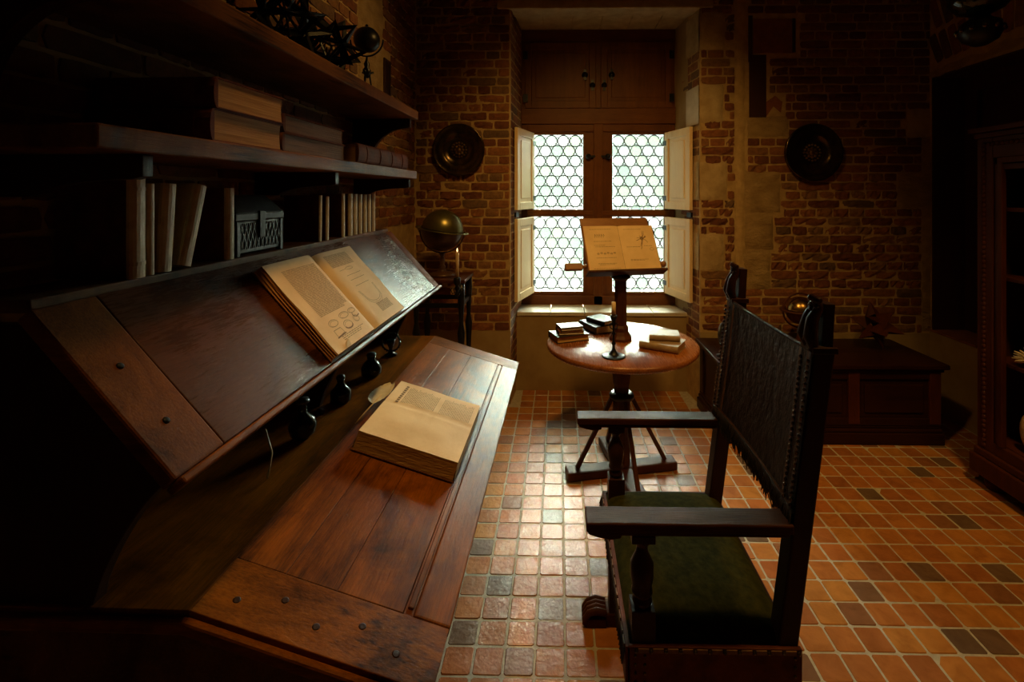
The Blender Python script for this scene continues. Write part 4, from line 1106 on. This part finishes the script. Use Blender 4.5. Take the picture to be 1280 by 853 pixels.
cs = thing('wall_candle', 'lit cream candle in a black iron holder at the corner stand front edge', 'candle', (-0.633, 3.02, 0.93))
cx_, cy_ = -0.640, 3.025
MB().lathe([(0.0, 0), (0.01, 0.004), (0.018, 0.02), (0.008, 0.035), (0.02, 0.055), (0.01, 0.07), (0.022, 0.085), (0.022, 0.12), (0.016, 0.125), (0, 0.125)], (cx_, cy_, 0.945), 14).build('holder', 'black_metal', cs)
for s in (-1, 1): MB().tube([(cx_, cy_, 0.98), (cx_ + s * 0.03, cy_, 0.965), (cx_ + s * 0.042, cy_, 0.99), (cx_ + s * 0.03, cy_, 1.005)], 0.004, 6).build('scroll', 'black_metal', cs)
MB().beam((cx_, cy_, 0.99), (cx_, SY0 + 0.002, 1.01), 0.01, 0.01).build('arm', 'black_metal', cs)
MB().lathe([(0.0, 0), (0.0105, 0), (0.0105, 0.155), (0.007, 0.16), (0, 0.16)], (cx_, cy_, 1.068), 12).build('candle', 'wax', cs)
MB().lathe([(0.0, 0), (0.004, 0.005), (0.005, 0.011), (0.002, 0.022), (0, 0.028)], (cx_, cy_, 1.229), 8).build('flame', 'flame', cs)

# ------------------------------------------------------------------ round table
TXc, TYc, TZt, TR_ = 0.362, 2.76, 0.752, 0.43
tb_ = thing('round_table', 'round polished wooden pedestal table on a cross foot before the window', 'table', (TXc, TYc, 0))
MB().lathe([(0, -0.034), (TR_ - 0.012, -0.034), (TR_ - 0.003, -0.026), (TR_, -0.016), (TR_ - 0.002, -0.006), (TR_ - 0.008, 0), (0, 0)], (TXc, TYc, TZt), 72).build('tabletop', 'table_wood', tb_)
cr = Matrix.Translation((TXc, TYc, 0)) @ Matrix.Rotation(math.radians(11.6), 4, 'Z')
MB().lathe([(0.052, 0.05), (0.052, 0.43), (0.044, 0.45), (0.044, 0.50), (0.05, 0.52), (0.058, 0.60), (0.058, 0.718)], seg=8, M=cr, smooth=False).build('column', 'table_leg_wood', tb_, bevel=0.003)
MB().lathe([(0.05, 0.425), (0.07, 0.43), (0.072, 0.45), (0.06, 0.462), (0.05, 0.465)], seg=16, M=cr).build('collar', 'black_metal', tb_)
MB().box(-0.325, 0.325, -0.045, 0.045, 0.0, 0.05, cr).build('foot_bar', 'table_leg_wood', tb_, bevel=0.01)
MB().box(-0.045, 0.045, 0.046, 0.325, 0.0, 0.05, cr).build('foot_bar', 'table_leg_wood', tb_, bevel=0.01)
MB().box(-0.045, 0.045, -0.325, -0.046, 0.0, 0.05, cr).build('foot_bar', 'table_leg_wood', tb_, bevel=0.01)
for k in range(4):
    rm = cr @ Matrix.Rotation(k * PI / 2, 4, 'Z')
    MB().beam((0.05, 0, 0.448), (0.262, 0, 0.052), 0.022, 0.022, M=rm).build('strut', 'table_leg_wood', tb_, bevel=0.003)

# lectern standing on the table
LX, LY = 0.362, 2.80
lec = thing('table_lectern', 'wooden book lectern on an octagonal post standing on the round table', 'lectern', (LX, LY, TZt))
lm = Matrix.Translation((LX, LY, TZt + 0.0005)) @ Matrix.Rotation(math.radians(14), 4, 'Z')
MB().lathe([(0.07, 0), (0.07, 0.014), (0.058, 0.03), (0.046, 0.05), (0.05, 0.07), (0.040, 0.085)], seg=8, M=lm, smooth=False).build('base', 'table_leg_wood', lec, bevel=0.003)
MB().lathe([(0.038, 0.086), (0.036, 0.34), (0.045, 0.35)], seg=8, M=lm, smooth=False).build('post', 'table_leg_wood', lec)
MB().lathe([(0.045, 0.351), (0.058, 0.36), (0.058, 0.378), (0.04, 0.392)], seg=16, M=lm).build('collar', 'black_metal', lec)
psi, tilt = math.radians(13), math.radians(31)
ex = Vector((math.cos(psi), math.sin(psi), 0)); bk = Vector((-math.sin(psi), math.cos(psi), 0)); ey = (bk * math.sin(tilt) + Vector((0, 0, 1)) * math.cos(tilt)); ez = ex.cross(ey)
org = Vector((0.392, 2.735, 1.162))
PM = Matrix.Translation(org) @ axes(ex, ey, ez).to_4x4()
def pb_(name, mat, *a, **kw): return MB().box(*a, M=PM).build(name, mat, lec, bevel=kw.get('bevel', 0.003))
pb_('back_board', 'lectern_wood', -0.222, 0.205, 0.0, 0.355, -0.045, -0.030)
pb_('book_ledge', 'table_leg_wood', -0.235, 0.235, -0.014, -0.001, -0.045, 0.03)
MB().tube([tuple(PM @ Vector((-0.34, 0.055, -0.058))), tuple(PM @ Vector((0.26, 0.055, -0.058)))], 0.012, 12).build('cross_rod', 'lectern_wood', lec)
pb_('rod_end', 'lectern_wood', -0.345, -0.245, 0.036, 0.074, -0.075, -0.045)
MB().sphere(tuple(PM @ Vector((0.255, 0.055, -0.058))), 0.02, 12, 8).build('rod_end', 'lectern_wood', lec)
MB().beam((LX, LY, TZt + 0.38), tuple(PM @ Vector((-0.01, 0.12, -0.05))), 0.04, 0.03, up=(1, 0, 0)).build('neck', 'table_leg_wood', lec)
OM = Matrix.Translation(PM @ Vector((0, 0.001, -0.028))) @ axes(ex, ey, ez).to_4x4()
lb, ltop = open_book('open manuscript with small sketches propped on the table lectern', OM, 0.218, 0.292, 0.010, 0.010, 'brown_leather')
k1 = MB(); r = random.Random(12)
for k in range(5): stroke(k1, ltop, [(-0.155 + k * 0.013, 0.215), (-0.152 + k * 0.013, 0.238), (-0.147 + k * 0.013, 0.225)], 0.0022)
for vv, a_, b_ in ((0.268, -0.18, -0.05), (0.19, -0.165, -0.055), (0.165, -0.165, -0.10), (0.155, -0.16, -0.04), (0.085, -0.165, -0.045), (0.05, -0.16, -0.05), (0.043, -0.15, -0.06), (0.02, -0.19, -0.03), (0.265, 0.03, 0.14), (0.15, 0.03, 0.12), (0.155, 0.14, 0.19), (0.07, 0.04, 0.15), (0.064, 0.04, 0.13)):
    words(k1, ltop, a_, b_, vv, 0.0022, r, 0.003, 0.006, 0.016)
for k in range(6): stroke(k1, ltop, ell(-0.15 + k * 0.02, 0.112 + 0.004 * (k % 2), 0.006, 0.004, 8), 0.0028)
for k in range(15):
    a_ = random.uniform(0, 2 * PI); L = random.uniform(0.02, 0.055); stroke(k1, ltop, [(0.135, 0.205), (0.135 + L * 0.5 * math.cos(a_) + 0.004, 0.205 + L * 0.5 * math.sin(a_)), (0.135 + L * 0.8 * math.cos(a_), 0.205 + L * math.sin(a_))], 0.0022)
stroke(k1, ltop, ell(0.135, 0.205, 0.01, 0.008, 10), 0.006); stroke(k1, ltop, [(0.135, 0.20), (0.125, 0.15), (0.12, 0.135)], 0.003); stroke(k1, ltop, ell(0.185, 0.135, 0.012, 0.009), 0.0014)
k1.build('drawing', 'ink', lb, local=True, recalc=False, kind='stuff')

# candlestick
cst = thing('candlestick', 'slender dark candlestick with a candle stub on the round table', 'candlestick', (0.287, 2.50, TZt))
MB().lathe([(0, 0), (0.060, 0), (0.062, 0.004), (0.055, 0.008), (0.03, 0.010), (0.020, 0.018), (0.012, 0.032), (0.008, 0.045), (0.007, 0.06)], (0.287, 2.50, TZt + 0.0004), 32).build('base', 'black_metal', cst)
MB().lathe([(0.007, 0.0), (0.012, 0.01), (0.006, 0.02), (0.006, 0.05), (0.013, 0.06), (0.006, 0.07), (0.006, 0.10), (0.014, 0.11), (0.008, 0.12), (0.016, 0.14), (0.016, 0.155)], (0.287, 2.50, TZt + 0.06), 14).build('stem', 'black_metal', cst)
for s in (-1, 1): MB().tube([(0.287, 2.50, TZt + 0.14), (0.287 + s * 0.018, 2.50, TZt + 0.15), (0.287 + s * 0.02, 2.50, TZt + 0.17), (0.287, 2.50, TZt + 0.18)], 0.003, 6).build('scroll', 'black_metal', cst)
MB().lathe([(0, 0), (0.0115, 0), (0.011, 0.068), (0, 0.07)], (0.287, 2.50, TZt + 0.2155), 12).build('candle', 'wax', cst)
# small books on the table
T0 = TZt + 0.0005
G2 = 'small books lying on the round table'
def tbook(lab, cover, size, x, y, z, rz, pages='page_edge'): book(lab, cover, size, Matrix.Translation((x, y, z)) @ Matrix.Rotation(math.radians(rz), 4, 'Z') @ Matrix.Translation((-size[0] / 2, -size[1] / 2, 0)), pages, group=G2)
tbook('dark leather book at the bottom of the left stack on the round table', 'black_leather', (0.135, 0.20, 0.038), 0.062, 2.80, T0, -68)
tbook('thin brown book in the middle of the left stack on the round table', 'brown_leather', (0.11, 0.15, 0.022), 0.068, 2.80, T0 + 0.0385, -80, 'white_vellum')
tbook('small black book on top of the left stack on the round table', 'black_leather', (0.10, 0.135, 0.020), 0.066, 2.80, T0 + 0.061, -72, 'white_vellum')
tbook('dark book with pale page edges under another behind the lectern post', 'black_leather', (0.14, 0.19, 0.045), 0.245, 3.00, T0, 28, 'white_vellum')
tbook('slim book lying on the dark one behind the lectern post', 'black_leather', (0.12, 0.16, 0.025), 0.275, 3.01, T0 + 0.0455, 40, 'white_vellum')
tbook('parchment covered book under another at the right of the round table', 'parchment', (0.15, 0.215, 0.040), 0.575, 2.655, T0, 60)
tbook('small grey brown parchment book on top at the right of the round table', 'parchment', (0.115, 0.165, 0.032), 0.588, 2.69, T0 + 0.0405, 82)

# ------------------------------------------------------------------ armchair
ch = thing('armchair', 'dark carved armchair with green velvet seat and studded leather back', 'chair', (0.38, 1.51, 0))
CY0, CY1 = 1.21, 1.83          # outer faces
def bp(z): return 0.575 + 0.105 * max(0, z - 0.45) / 0.85
for yc in (CY0 + 0.03, CY1 - 0.03):
    m = MB().beam((0.575, yc, 0.03), (bp(0.45), yc, 0.46), 0.055, 0.05, up=(1, 0, 0)).beam((bp(0.45), yc, 0.455), (bp(1.215), yc, 1.215), 0.055, 0.05, up=(1, 0, 0))
    m.build('rear_post', 'dark_wood', ch, bevel=0.005)
    # carved leaf finial
    base = Vector((bp(1.215), yc, 1.21)); f = MB()
    f.beam(base + Vector((0.006, 0, 0)), base + Vector((0.012, 0, 0.112)), 0.044, 0.028, up=(1, 0, 0))
    for s in (-1, 1):
        f.tube([base + Vector((-0.024, s * 0.014, 0.0)), base + Vector((-0.034, s * 0.016, 0.03)), base + Vector((-0.026, s * 0.010, 0.07)), base + Vector((-0.010, s * 0.012, 0.10)), base + Vector((-0.016, s * 0.008, 0.122))], [0.012, 0.017, 0.015, 0.012, 0.011], 10)
    for k in range(7):
        z = 0.01 + k * 0.015
        f.tube([base + Vector((-0.036 + 0.003 * k, -0.022, z)), base + Vector((-0.040 + 0.003 * k, 0, z + 0.012)), base + Vector((-0.036 + 0.003 * k, 0.022, z))], 0.005, 6)
    f.tube([base + Vector((-0.012, -0.022, 0.118)), base + Vector((-0.022, 0, 0.124)), base + Vector((-0.012, 0.022, 0.118))], 0.010, 8)
    f.box(base.x - 0.034, base.x + 0.028, yc - 0.032, yc + 0.032, base.z - 0.012, base.z + 0.004)
    f.build('carved_finial', 'dark_wood', ch, bevel=0.002)
    # front legs / arm supports
    X = 0.215
    prof = [(0.0, 0.0), (0.022, 0.0), (0.026, 0.012), (0.020, 0.024), (0.028, 0.034), (0.024, 0.046), (0.030, 0.075), (0.030, 0.105), (0.016, 0.135), (0.014, 0.15), (0.024, 0.165), (0.02, 0.178), (0, 0.178)]
    a_ = MB().box(X - 0.03, X + 0.03, yc - 0.028, yc + 0.028, 0.455, 0.545); a_.lathe(prof, (X, yc, 0.545), 16); a_.box(X - 0.03, X + 0.03, yc - 0.028, yc + 0.028, 0.715, 0.735)
    a_.build('arm_support', 'dark_wood', ch, bevel=0.002)
    MB().box(X - 0.028, X + 0.028, yc - 0.028, yc + 0.028, 0.05, 0.456).build('front_leg', 'dark_wood', ch, bevel=0.004)
    # armrest with moulded underside
    ar = MB().box(0.070, 0.588, yc - 0.035, yc + 0.035, 0.748, 0.772).box(0.085, 0.58, yc - 0.028, yc + 0.028, 0.736, 0.748)
    ar.prism([(0.075, 0.736), (0.075, 0.748), (0.16, 0.748), (0.16, 0.726), (0.13, 0.722), (0.10, 0.728)], yc - 0.024, yc + 0.024, 'Y')
    ar.build('armrest', 'dark_wood_x', ch, bevel=0.004)
    # sledge foot with claw
    MB().box(0.17, 0.62, yc - 0.03, yc + 0.03, 0.0, 0.052).build('sledge_foot', 'dark_wood_x', ch, bevel=0.006)
    cl = MB()
    for k in range(4):
        yy = yc - 0.027 + k * 0.018
        cl.tube([(0.175, yy, 0.052), (0.14, yy, 0.060), (0.112, yy, 0.050), (0.098, yy, 0.030), (0.094, yy, 0.010)], [0.012, 0.013, 0.012, 0.011, 0.007], 8)
    cl.box(0.10, 0.175, yc - 0.034, yc + 0.034, 0.001, 0.034)
    cl.build('claw', 'dark_wood_x', ch, bevel=0.002)
MB().box(0.20, 0.235, CY0 + 0.055, CY1 - 0.055, 0.14, 0.27).build('front_stretcher', 'dark_wood', ch, bevel=0.004)
MB().box(0.20, 0.60, CY0 + 0.012, CY1 - 0.012, 0.38, 0.462).build('seat_frame', 'dark_wood', ch, bevel=0.004)
# seat cushion, domed
def seat(u, v):
    x = 0.178 + 0.415 * u; y = CY0 + 0.008 + (CY1 - CY0 - 0.016) * v
    e = max(abs(u - 0.5), abs(v - 0.5)) * 2
    du = (1 - abs(2 * u - 1) ** 3.2); dv_ = (1 - abs(2 * v - 1) ** 3.2)
    return (x, y, 0.462 + 0.050 * (du * dv_) ** 0.5)
MB().grid(seat, 30, 36).build('seat', 'velvet', ch, recalc=False)
ap = MB().box(0.172, 0.606, CY0 - 0.006, CY0 + 0.006, 0.362, 0.466).box(0.168, 0.18, CY0 - 0.006, CY1 + 0.006, 0.362, 0.466).box(0.172, 0.606, CY1 - 0.006, CY1 + 0.006, 0.362, 0.466)
ap.build('leather_apron', 'red_leather', ch, bevel=0.002)
tp = MB()
n = 0
for k in range(11):
    x = 0.20 + k * 0.0365; tp.box(x, x + 0.026, CY0 - 0.009, CY0 - 0.006, 0.453, 0.463); tp.box(x, x + 0.026, CY1 + 0.006, CY1 + 0.009, 0.453, 0.463)
for k in range(17):
    y = CY0 + 0.006 + k * 0.0365; tp.box(0.165, 0.168, y, y + 0.026, 0.453, 0.463)
tp.box(0.17, 0.61, CY0 - 0.010, CY0 - 0.006, 0.358, 0.367)
tp.build('trim_tape', 'trim_tape', ch, kind='stuff')
nl = MB()
for k in range(12): nl.sphere((0.195 + k * 0.0365, CY0 - 0.009, 0.458), 0.0055, 8, 4)
for k in range(4):
    for x in (0.192, 0.216, 0.588): nl.sphere((x, CY0 - 0.007, 0.378 + k * 0.022), 0.0042, 8, 4)
# studs along both posts
for yc in (CY0 + 0.03, CY1 - 0.03):
    for k in range(26):
        z = 0.815 + k * 0.0145
        for dy in (-0.018, 0.018): nl.sphere((bp(z) - 0.036, yc + dy, z), 0.0048, 8, 4)
nl.build('brass_nails', 'bronze', ch, kind='stuff')
# leather back, hung between the posts
def back(u, v):
    y = CY0 + 0.006 + (CY1 - CY0 - 0.012) * u
    zt = 1.205 - 0.012 * math.sin(PI * u); z = 0.800 + (zt - 0.800) * v
    return (bp(z) - 0.030 + 0.022 * math.sin(PI * u) * (0.6 + 0.4 * math.sin(PI * v)), y, z)
bk_ = MB(); bk_.grid(back, 26, 22); bk_.grid(lambda u, v: tuple(Vector(back(u, v)) + Vector((0.005, 0, 0))), 26, 22)
bk_.tube([back(k / 26, 1) for k in range(27)], 0.005, 6); bk_.tube([back(k / 26, 0) for k in range(27)], 0.004, 6)
bk_.build('leather_back', 'leather', ch, recalc=False)
bt = MB()
for u0 in (0.015, 0.093, 0.882, 0.96):
    bt.grid(lambda u, v: tuple(Vector(back(u0 + 0.022 * u, 0.01 + 0.98 * v)) + Vector((-0.003, 0, 0))), 2, 20)
bt.grid(lambda u, v: tuple(Vector(back(0.01 + 0.98 * u, 0.0 + 0.03 * v)) + Vector((-0.003, 0, 0))), 24, 1)
bt.build('back_trim', 'trim_tape', ch, recalc=False, kind='stuff')
fg = MB(); rf = random.Random(2)
for k in range(330):
    u = (k + rf.random()) / 330; p = Vector(back(u, 0.01)); L = rf.uniform(0.035, 0.075)
    fg.tube([p + Vector((-0.004, 0, 0)), p + Vector((-0.008 + rf.uniform(-.004, .004), rf.uniform(-.006, .006), -L * 0.5)), p + Vector((-0.005 + rf.uniform(-.008, .008), rf.uniform(-.01, .01), -L))], [0.0018, 0.0022, 0.0012], 4)
for k in range(200):
    y = CY0 + (CY1 - CY0) * k / 200; L = rf.uniform(0.02, 0.04)
    fg.tube([(0.166, y, 0.452), (0.160 + rf.uniform(-.003, .003), y + rf.uniform(-.005, .005), 0.452 - L)], 0.0022, 4)
fg.build('fringe', 'fringe', ch, kind='stuff', recalc=False)

# ------------------------------------------------------------------ chest
cxx0, cxx1, cyy0, cyy1, CT = 1.04, 2.45, 3.09, YB - 0.012, 0.515
cht = thing('chest', 'long low dark wooden chest with panelled front against the brick wall', 'chest', (1.75, 3.36, 0))
bx('lid', 'chest_wood', cht, cxx0 - 0.01, cxx1 + 0.02, cyy0 - 0.02, cyy1, CT - 0.03, CT, bevel=0.006)
bx('lid_moulding', 'chest_wood', cht, cxx0 + 0.01, cxx1 - 0.005, cyy0 - 0.004, cyy1, CT - 0.052, CT - 0.031, bevel=0.005)
bx('body', 'chest_wood', cht, cxx0 + 0.03, cxx1 - 0.03, cyy0 + 0.02, cyy1, 0.11, CT - 0.053)
for k, x in enumerate((cxx0 + 0.02, 1.50, 1.85, cxx1 - 0.09)): bx('stile', 'cabinet_wood', cht, x, x + 0.07, cyy0 + 0.004, cyy0 + 0.021, 0.13, CT - 0.053, bevel=0.003)
for z0, z1 in ((0.12, 0.165), (CT - 0.10, CT - 0.054)): bx('rail', 'chest_wood', cht, cxx0 + 0.02, cxx1 - 0.02, cyy0 + 0.007, cyy0 + 0.022, z0, z1, bevel=0.003)
for k, (x0, x1) in enumerate(((cxx0 + 0.125, 1.465), (1.605, 1.815), (1.955, cxx1 - 0.125))): bx('panel', 'chest_wood', cht, x0, x1, cyy0 + 0.010, cyy0 + 0.021, 0.20, CT - 0.135, bevel=0.008)
base = MB().box(cxx0, cxx1, cyy0 - 0.005, cyy1, 0.0, 0.075).box(cxx0 + 0.010, cxx1 - 0.01, cyy0 + 0.002, cyy1, 0.076, 0.10).box(cxx0 + 0.02, cxx1 - 0.02, cyy0 + 0.010, cyy1, 0.101, 0.12)
base.build('base_moulding', 'chest_wood', cht, bevel=0.007)
for y in (cyy0 + 0.03, cyy1 - 0.09): bx('side_stile', 'chest_wood', cht, cxx0 + 0.018, cxx0 + 0.031, y, y + 0.07, 0.13, CT - 0.053, bevel=0.003)
# globe in wooden ring on the chest
gg = thing('globe', 'small amber globe in a wooden meridian ring on the chest', 'globe', (1.69, 3.36, CT))
c0 = Vector((1.675, 3.36, CT + 0.275))
MB().sphere(tuple(c0), 0.095, 28, 16, a0=PI / 2, a1=PI).build('upper_half', 'brass', gg)
MB().sphere(tuple(c0), 0.095, 28, 16, a0=0, a1=PI / 2).build('lower_half', 'red_leather', gg)
MB().tube([tuple(c0 + Vector((0.118 * math.cos(a_ / 32 * 2 * PI), 0, 0.118 * math.sin(a_ / 32 * 2 * PI)))) for a_ in range(33)], 0.007, 8, cap=False).build('meridian_ring', 'table_leg_wood', gg)
MB().lathe([(0.097, -0.004), (0.13, -0.004), (0.13, 0.004), (0.097, 0.004), (0.097, -0.004)], tuple(c0), 40).build('horizon_ring', 'table_leg_wood', gg)
MB().lathe([(0.075, 0), (0.08, 0.012), (0.04, 0.028), (0.02, 0.05), (0.026, 0.08), (0.016, 0.11), (0.02, 0.145), (0.012, 0.155)], (c0.x, c0.y, CT), 20).build('foot', 'table_leg_wood', gg)
dd = thing('disc_instrument', 'small round dark disc with bright rim on the chest behind the chair back', 'instrument', (1.095, 3.22, CT))
MB().lathe([(0, -0.006), (0.07, -0.006), (0.074, 0), (0.07, 0.006), (0, 0.006)], M=Matrix.Translation((1.095, 3.22, CT + 0.155)) @ Matrix.Rotation(PI / 2, 4, 'Y') @ Matrix.Rotation(0.7, 4, 'X'), seg=32).build('disc', 'pewter', dd)
MB().lathe([(0.04, 0), (0.042, 0.008), (0.01, 0.02), (0.006, 0.085)], (1.095, 3.22, CT), 16).build('foot', 'black_metal', dd)
sp = thing('star_polyhedron', 'solid brown wooden star polyhedron resting on the chest', 'ornament', (2.21, 3.38, CT + 0.168), Matrix.Rotation(0.35, 3, 'Z') @ Matrix.Rotation(0.25, 3, 'X'))
b_ = bmesh.new(); bmesh.ops.create_icosphere(b_, subdivisions=1, radius=0.075)
dirs = [v_.co.normalized() for v_ in b_.verts]; b_.free()
# twelve pentagonal spikes on a dodecahedral core
core = []
fi = (1 + 5 ** 0.5) / 2
V = [Vector(p).normalized() for p in [(x, y, z) for x in (-1, 1) for y in (-1, 1) for z in (-1, 1)] + [(0, a / fi, b * fi) for a in (-1, 1) for b in (-1, 1)] + [(a / fi, b * fi, 0) for a in (-1, 1) for b in (-1, 1)] + [(a * fi, 0, b / fi) for a in (-1, 1) for b in (-1, 1)]]
D12 = [Vector(p).normalized() for p in [(0, a, b * fi) for a in (-1, 1) for b in (-1, 1)] + [(a, b * fi, 0) for a in (-1, 1) for b in (-1, 1)] + [(a * fi, 0, b) for a in (-1, 1) for b in (-1, 1)]]
for dcn in D12:
    near = sorted(V, key=lambda q: -(q.dot(dcn)))[:5]
    e1 = dcn.orthogonal().normalized(); e2 = dcn.cross(e1); near.sort(key=lambda q: math.atan2(q.dot(e2), q.dot(e1)))
    m = MB().add([tuple(q * 0.078) for q in near] + [tuple(dcn * 0.165)], [(i, (i + 1) % 5, 5) for i in range(5)])
    m.build('spike', 'cabinet_wood', sp, local=True)

# ------------------------------------------------------------------ display cabinet on the right
KX, KY1, KY0, KT = 2.315, 2.70, 1.25, 1.93
cab = thing('display_cabinet', 'tall dark carved cabinet with open shelves standing against the right wall', 'cabinet', (2.55, 2.0, 0))
m = MB().box(KX - 0.03, XR - 0.015, KY0, KY1 + 0.02, 0.07, 0.17).box(KX - 0.015, XR - 0.015, KY0, KY1 + 0.01, 0.17, 0.21)
m.build('plinth', 'cabinet_wood', cab, bevel=0.008)
for y in (KY1 - 0.09, KY0 + 0.02):
    MB().lathe([(0.0, 0), (0.04, 0), (0.05, 0.02), (0.048, 0.045), (0.03, 0.07), (0, 0.07)], (KX + 0.05, y + 0.03, 0), 18).build('bun_foot', 'cabinet_wood', cab)
bx('side_panel', 'cabinet_wood', cab, KX + 0.02, XR - 0.015, KY1 - 0.03, KY1, 0.21, KT - 0.03, bevel=0.002)
bx('side_panel', 'cabinet_wood', cab, KX + 0.02, XR - 0.015, KY0, KY0 + 0.03, 0.21, KT - 0.03, bevel=0.002)
bx('back_panel', 'dark_wood', cab, XR - 0.035, XR - 0.016, KY0 + 0.031, KY1 - 0.031, 0.21, KT - 0.03)
YO = 2.545
bx('front_stile', 'cabinet_wood', cab, KX, KX + 0.03, YO + 0.06, KY1, 0.21, KT - 0.03, bevel=0.004)
bx('front_stile', 'cabinet_wood', cab, KX, KX + 0.03, KY0, KY0 + 0.15, 0.21, KT - 0.03, bevel=0.004)
bx('front_rail', 'cabinet_wood', cab, KX, KX + 0.03, KY0 + 0.15, YO + 0.06, 1.79, KT - 0.03, bevel=0.004)
bx('front_rail', 'cabinet_wood', cab, KX, KX + 0.03, KY0 + 0.15, YO + 0.06, 0.21, 0.27, bevel=0.004)
for (a0, a1, o_) in ((0.0, 0.03, 0.0), (0.034, 0.05, -0.008)):
    MB().box(KX - 0.006 - o_, KX + 0.02, YO + a0, YO + a1, 0.27, 1.79 - a0).box(KX - 0.006 - o_, KX + 0.02, KY0 + 0.15, YO + a0, 1.76 - a0 + 0.0, 1.79 - a0).build('door_moulding', 'cabinet_wood', cab, bevel=0.004)
# carved rope
rp = MB()
for k in range(64):
    z = 0.235 + k * 0.0255
    rp.sphere((KX - 0.002, KY1 - 0.045, z), 0.013, 8, 5, (0.7, 1, 1.1))
for k in range(50):
    rp.sphere((KX - 0.002, KY1 - 0.045 - k * 0.027, 1.865), 0.013, 8, 5, (0.7, 1.1, 1))
rp.build('carved_beading', 'cabinet_wood', cab, kind='stuff')
bx('cornice', 'cabinet_wood', cab, KX - 0.012, XR - 0.015, KY0 - 0.01, KY1 + 0.012, KT - 0.029, KT, bevel=0.006)
bx('cornice', 'cabinet_wood', cab, KX - 0.03, XR - 0.015, KY0 - 0.02, KY1 + 0.028, KT + 0.001, KT + 0.03, bevel=0.006)
SH = (0.27, 0.71, 1.16, 1.525)
for z in SH: bx('shelf', 'cabinet_wood', cab, KX + 0.035, XR - 0.036, KY0 + 0.031, KY1 - 0.031, z - 0.02, z, bevel=0.002)
def coral(label, y, z, R, n, mat='shell', spiky=True):
    c_ = thing('coral', label, 'coral', (KX + 0.095, y, z))
    m = MB().sphere((KX + 0.095, y, z + R * 0.55), R * 0.55, 14, 8, (1, 1.2, 1)); rr_ = random.Random(n)
    for k in range(n):
        a_ = rr_.uniform(0, 2 * PI); b2 = rr_.uniform(-0.3, PI / 2); dv2 = Vector((math.cos(a_) * math.cos(b2), 1.2 * math.sin(a_) * math.cos(b2), math.sin(b2)))
        p = Vector((KX + 0.095, y, z + R * 0.5)); m.tube([p, p + dv2 * R * 0.5, p + dv2 * R * (1 if spiky else 0.62)], [0.012, 0.009, 0.003 if spiky else 0.009], 5)
    for i, v_ in enumerate(m.v):
        if v_[2] < z: m.v[i] = (v_[0], v_[1], z + 0.0003)
    m.build('branches', mat, c_); return c_
coral('knobbly tan shell lying on the top shelf of the cabinet', 2.475, SH[3], 0.055, 30, 'shell', False)
coral('low tan shell lying on the second shelf of the cabinet', 2.475, SH[2], 0.050, 20, 'shell', False)
coral('spiky pale coral standing on the third shelf of the cabinet', 2.47, SH[1], 0.080, 70, 'white_vellum')
dsh = thing('shell_disc', 'large round pale disc shell leaning on the bottom shelf of the cabinet', 'shell', (KX + 0.08, 2.44, SH[0]))
MB().sphere((0, 0, 0), 0.115, 24, 12, (0.25, 0.8, 1.0), M=Matrix.Translation((KX + 0.075, 2.44, SH[0] + 0.117))).build('shell_body', 'shell', dsh)

# ------------------------------------------------------------------ hanging lantern
hl = thing('hanging_lantern', 'dark bulbous lantern hanging from the ceiling at the upper right', 'lantern', (2.0, 2.35, 2.3))
lx, ly, lz0 = 2.03, 2.35, 2.31
MB().lathe([(0.0, 0), (0.03, 0.005), (0.07, 0.03), (0.088, 0.07), (0.08, 0.11), (0.04, 0.135), (0.035, 0.15)], (lx, ly, lz0), 24).build('lower_bowl', 'black_metal', hl)
MB().lathe([(0.035, 0.151), (0.09, 0.17), (0.125, 0.21), (0.12, 0.26), (0.07, 0.31), (0.03, 0.33), (0.012, 0.36)], (lx, ly, lz0), 24).build('upper_bowl', 'green_glass', hl)
nb = MB()
for k in range(12):
    a_ = 2 * PI * k / 12; nb.sphere((lx + 0.088 * math.cos(a_), ly + 0.088 * math.sin(a_), lz0 + 0.075), 0.012, 8, 5)
nb.build('bosses', 'bronze', hl)
cn = MB(); z = lz0 + 0.36; k = 0
while z < ZC - 0.03:
    c_ = Vector((lx, ly, z + 0.018)); ax = Vector((1, 0, 0)) if k % 2 else Vector((0, 1, 0))
    cn.tube([tuple(c_ + ax * 0.010 * math.cos(t_ / 10 * 2 * PI) + Vector((0, 0, 0.018 * math.sin(t_ / 10 * 2 * PI)))) for t_ in range(11)], 0.003, 5, cap=False); z += 0.03; k += 1
cn.lathe([(0.03, 0), (0.03, 0.01), (0.01, 0.02), (0.0, 0.02)], (lx, ly, ZC - 0.021), 12)
cn.build('chain', 'black_metal', hl)

for o in bpy.data.objects:
    if 'kind' in o and o['kind'] == 'structure':
        for k in ('label', 'category'):
            if k in o: del o[k]

# the furniture and wall on the left stand a fraction of a degree off square
RZ = Matrix.Translation((-0.2, 2.6, 0)) @ Matrix.Rotation(math.radians(-0.55), 4, 'Z') @ Matrix.Translation((0.2, -2.6, 0))
for o in bpy.data.objects:
    if o.parent is None and o.type in ('EMPTY', 'MESH') and (o.name == 'wall_left' or (o.name in ROOTM and o.location.x < -0.15 and o.location.y < 2.95)):
        o.matrix_world = RZ @ (ROOTM[o.name] if o.name in ROOTM else Matrix.Identity(4))
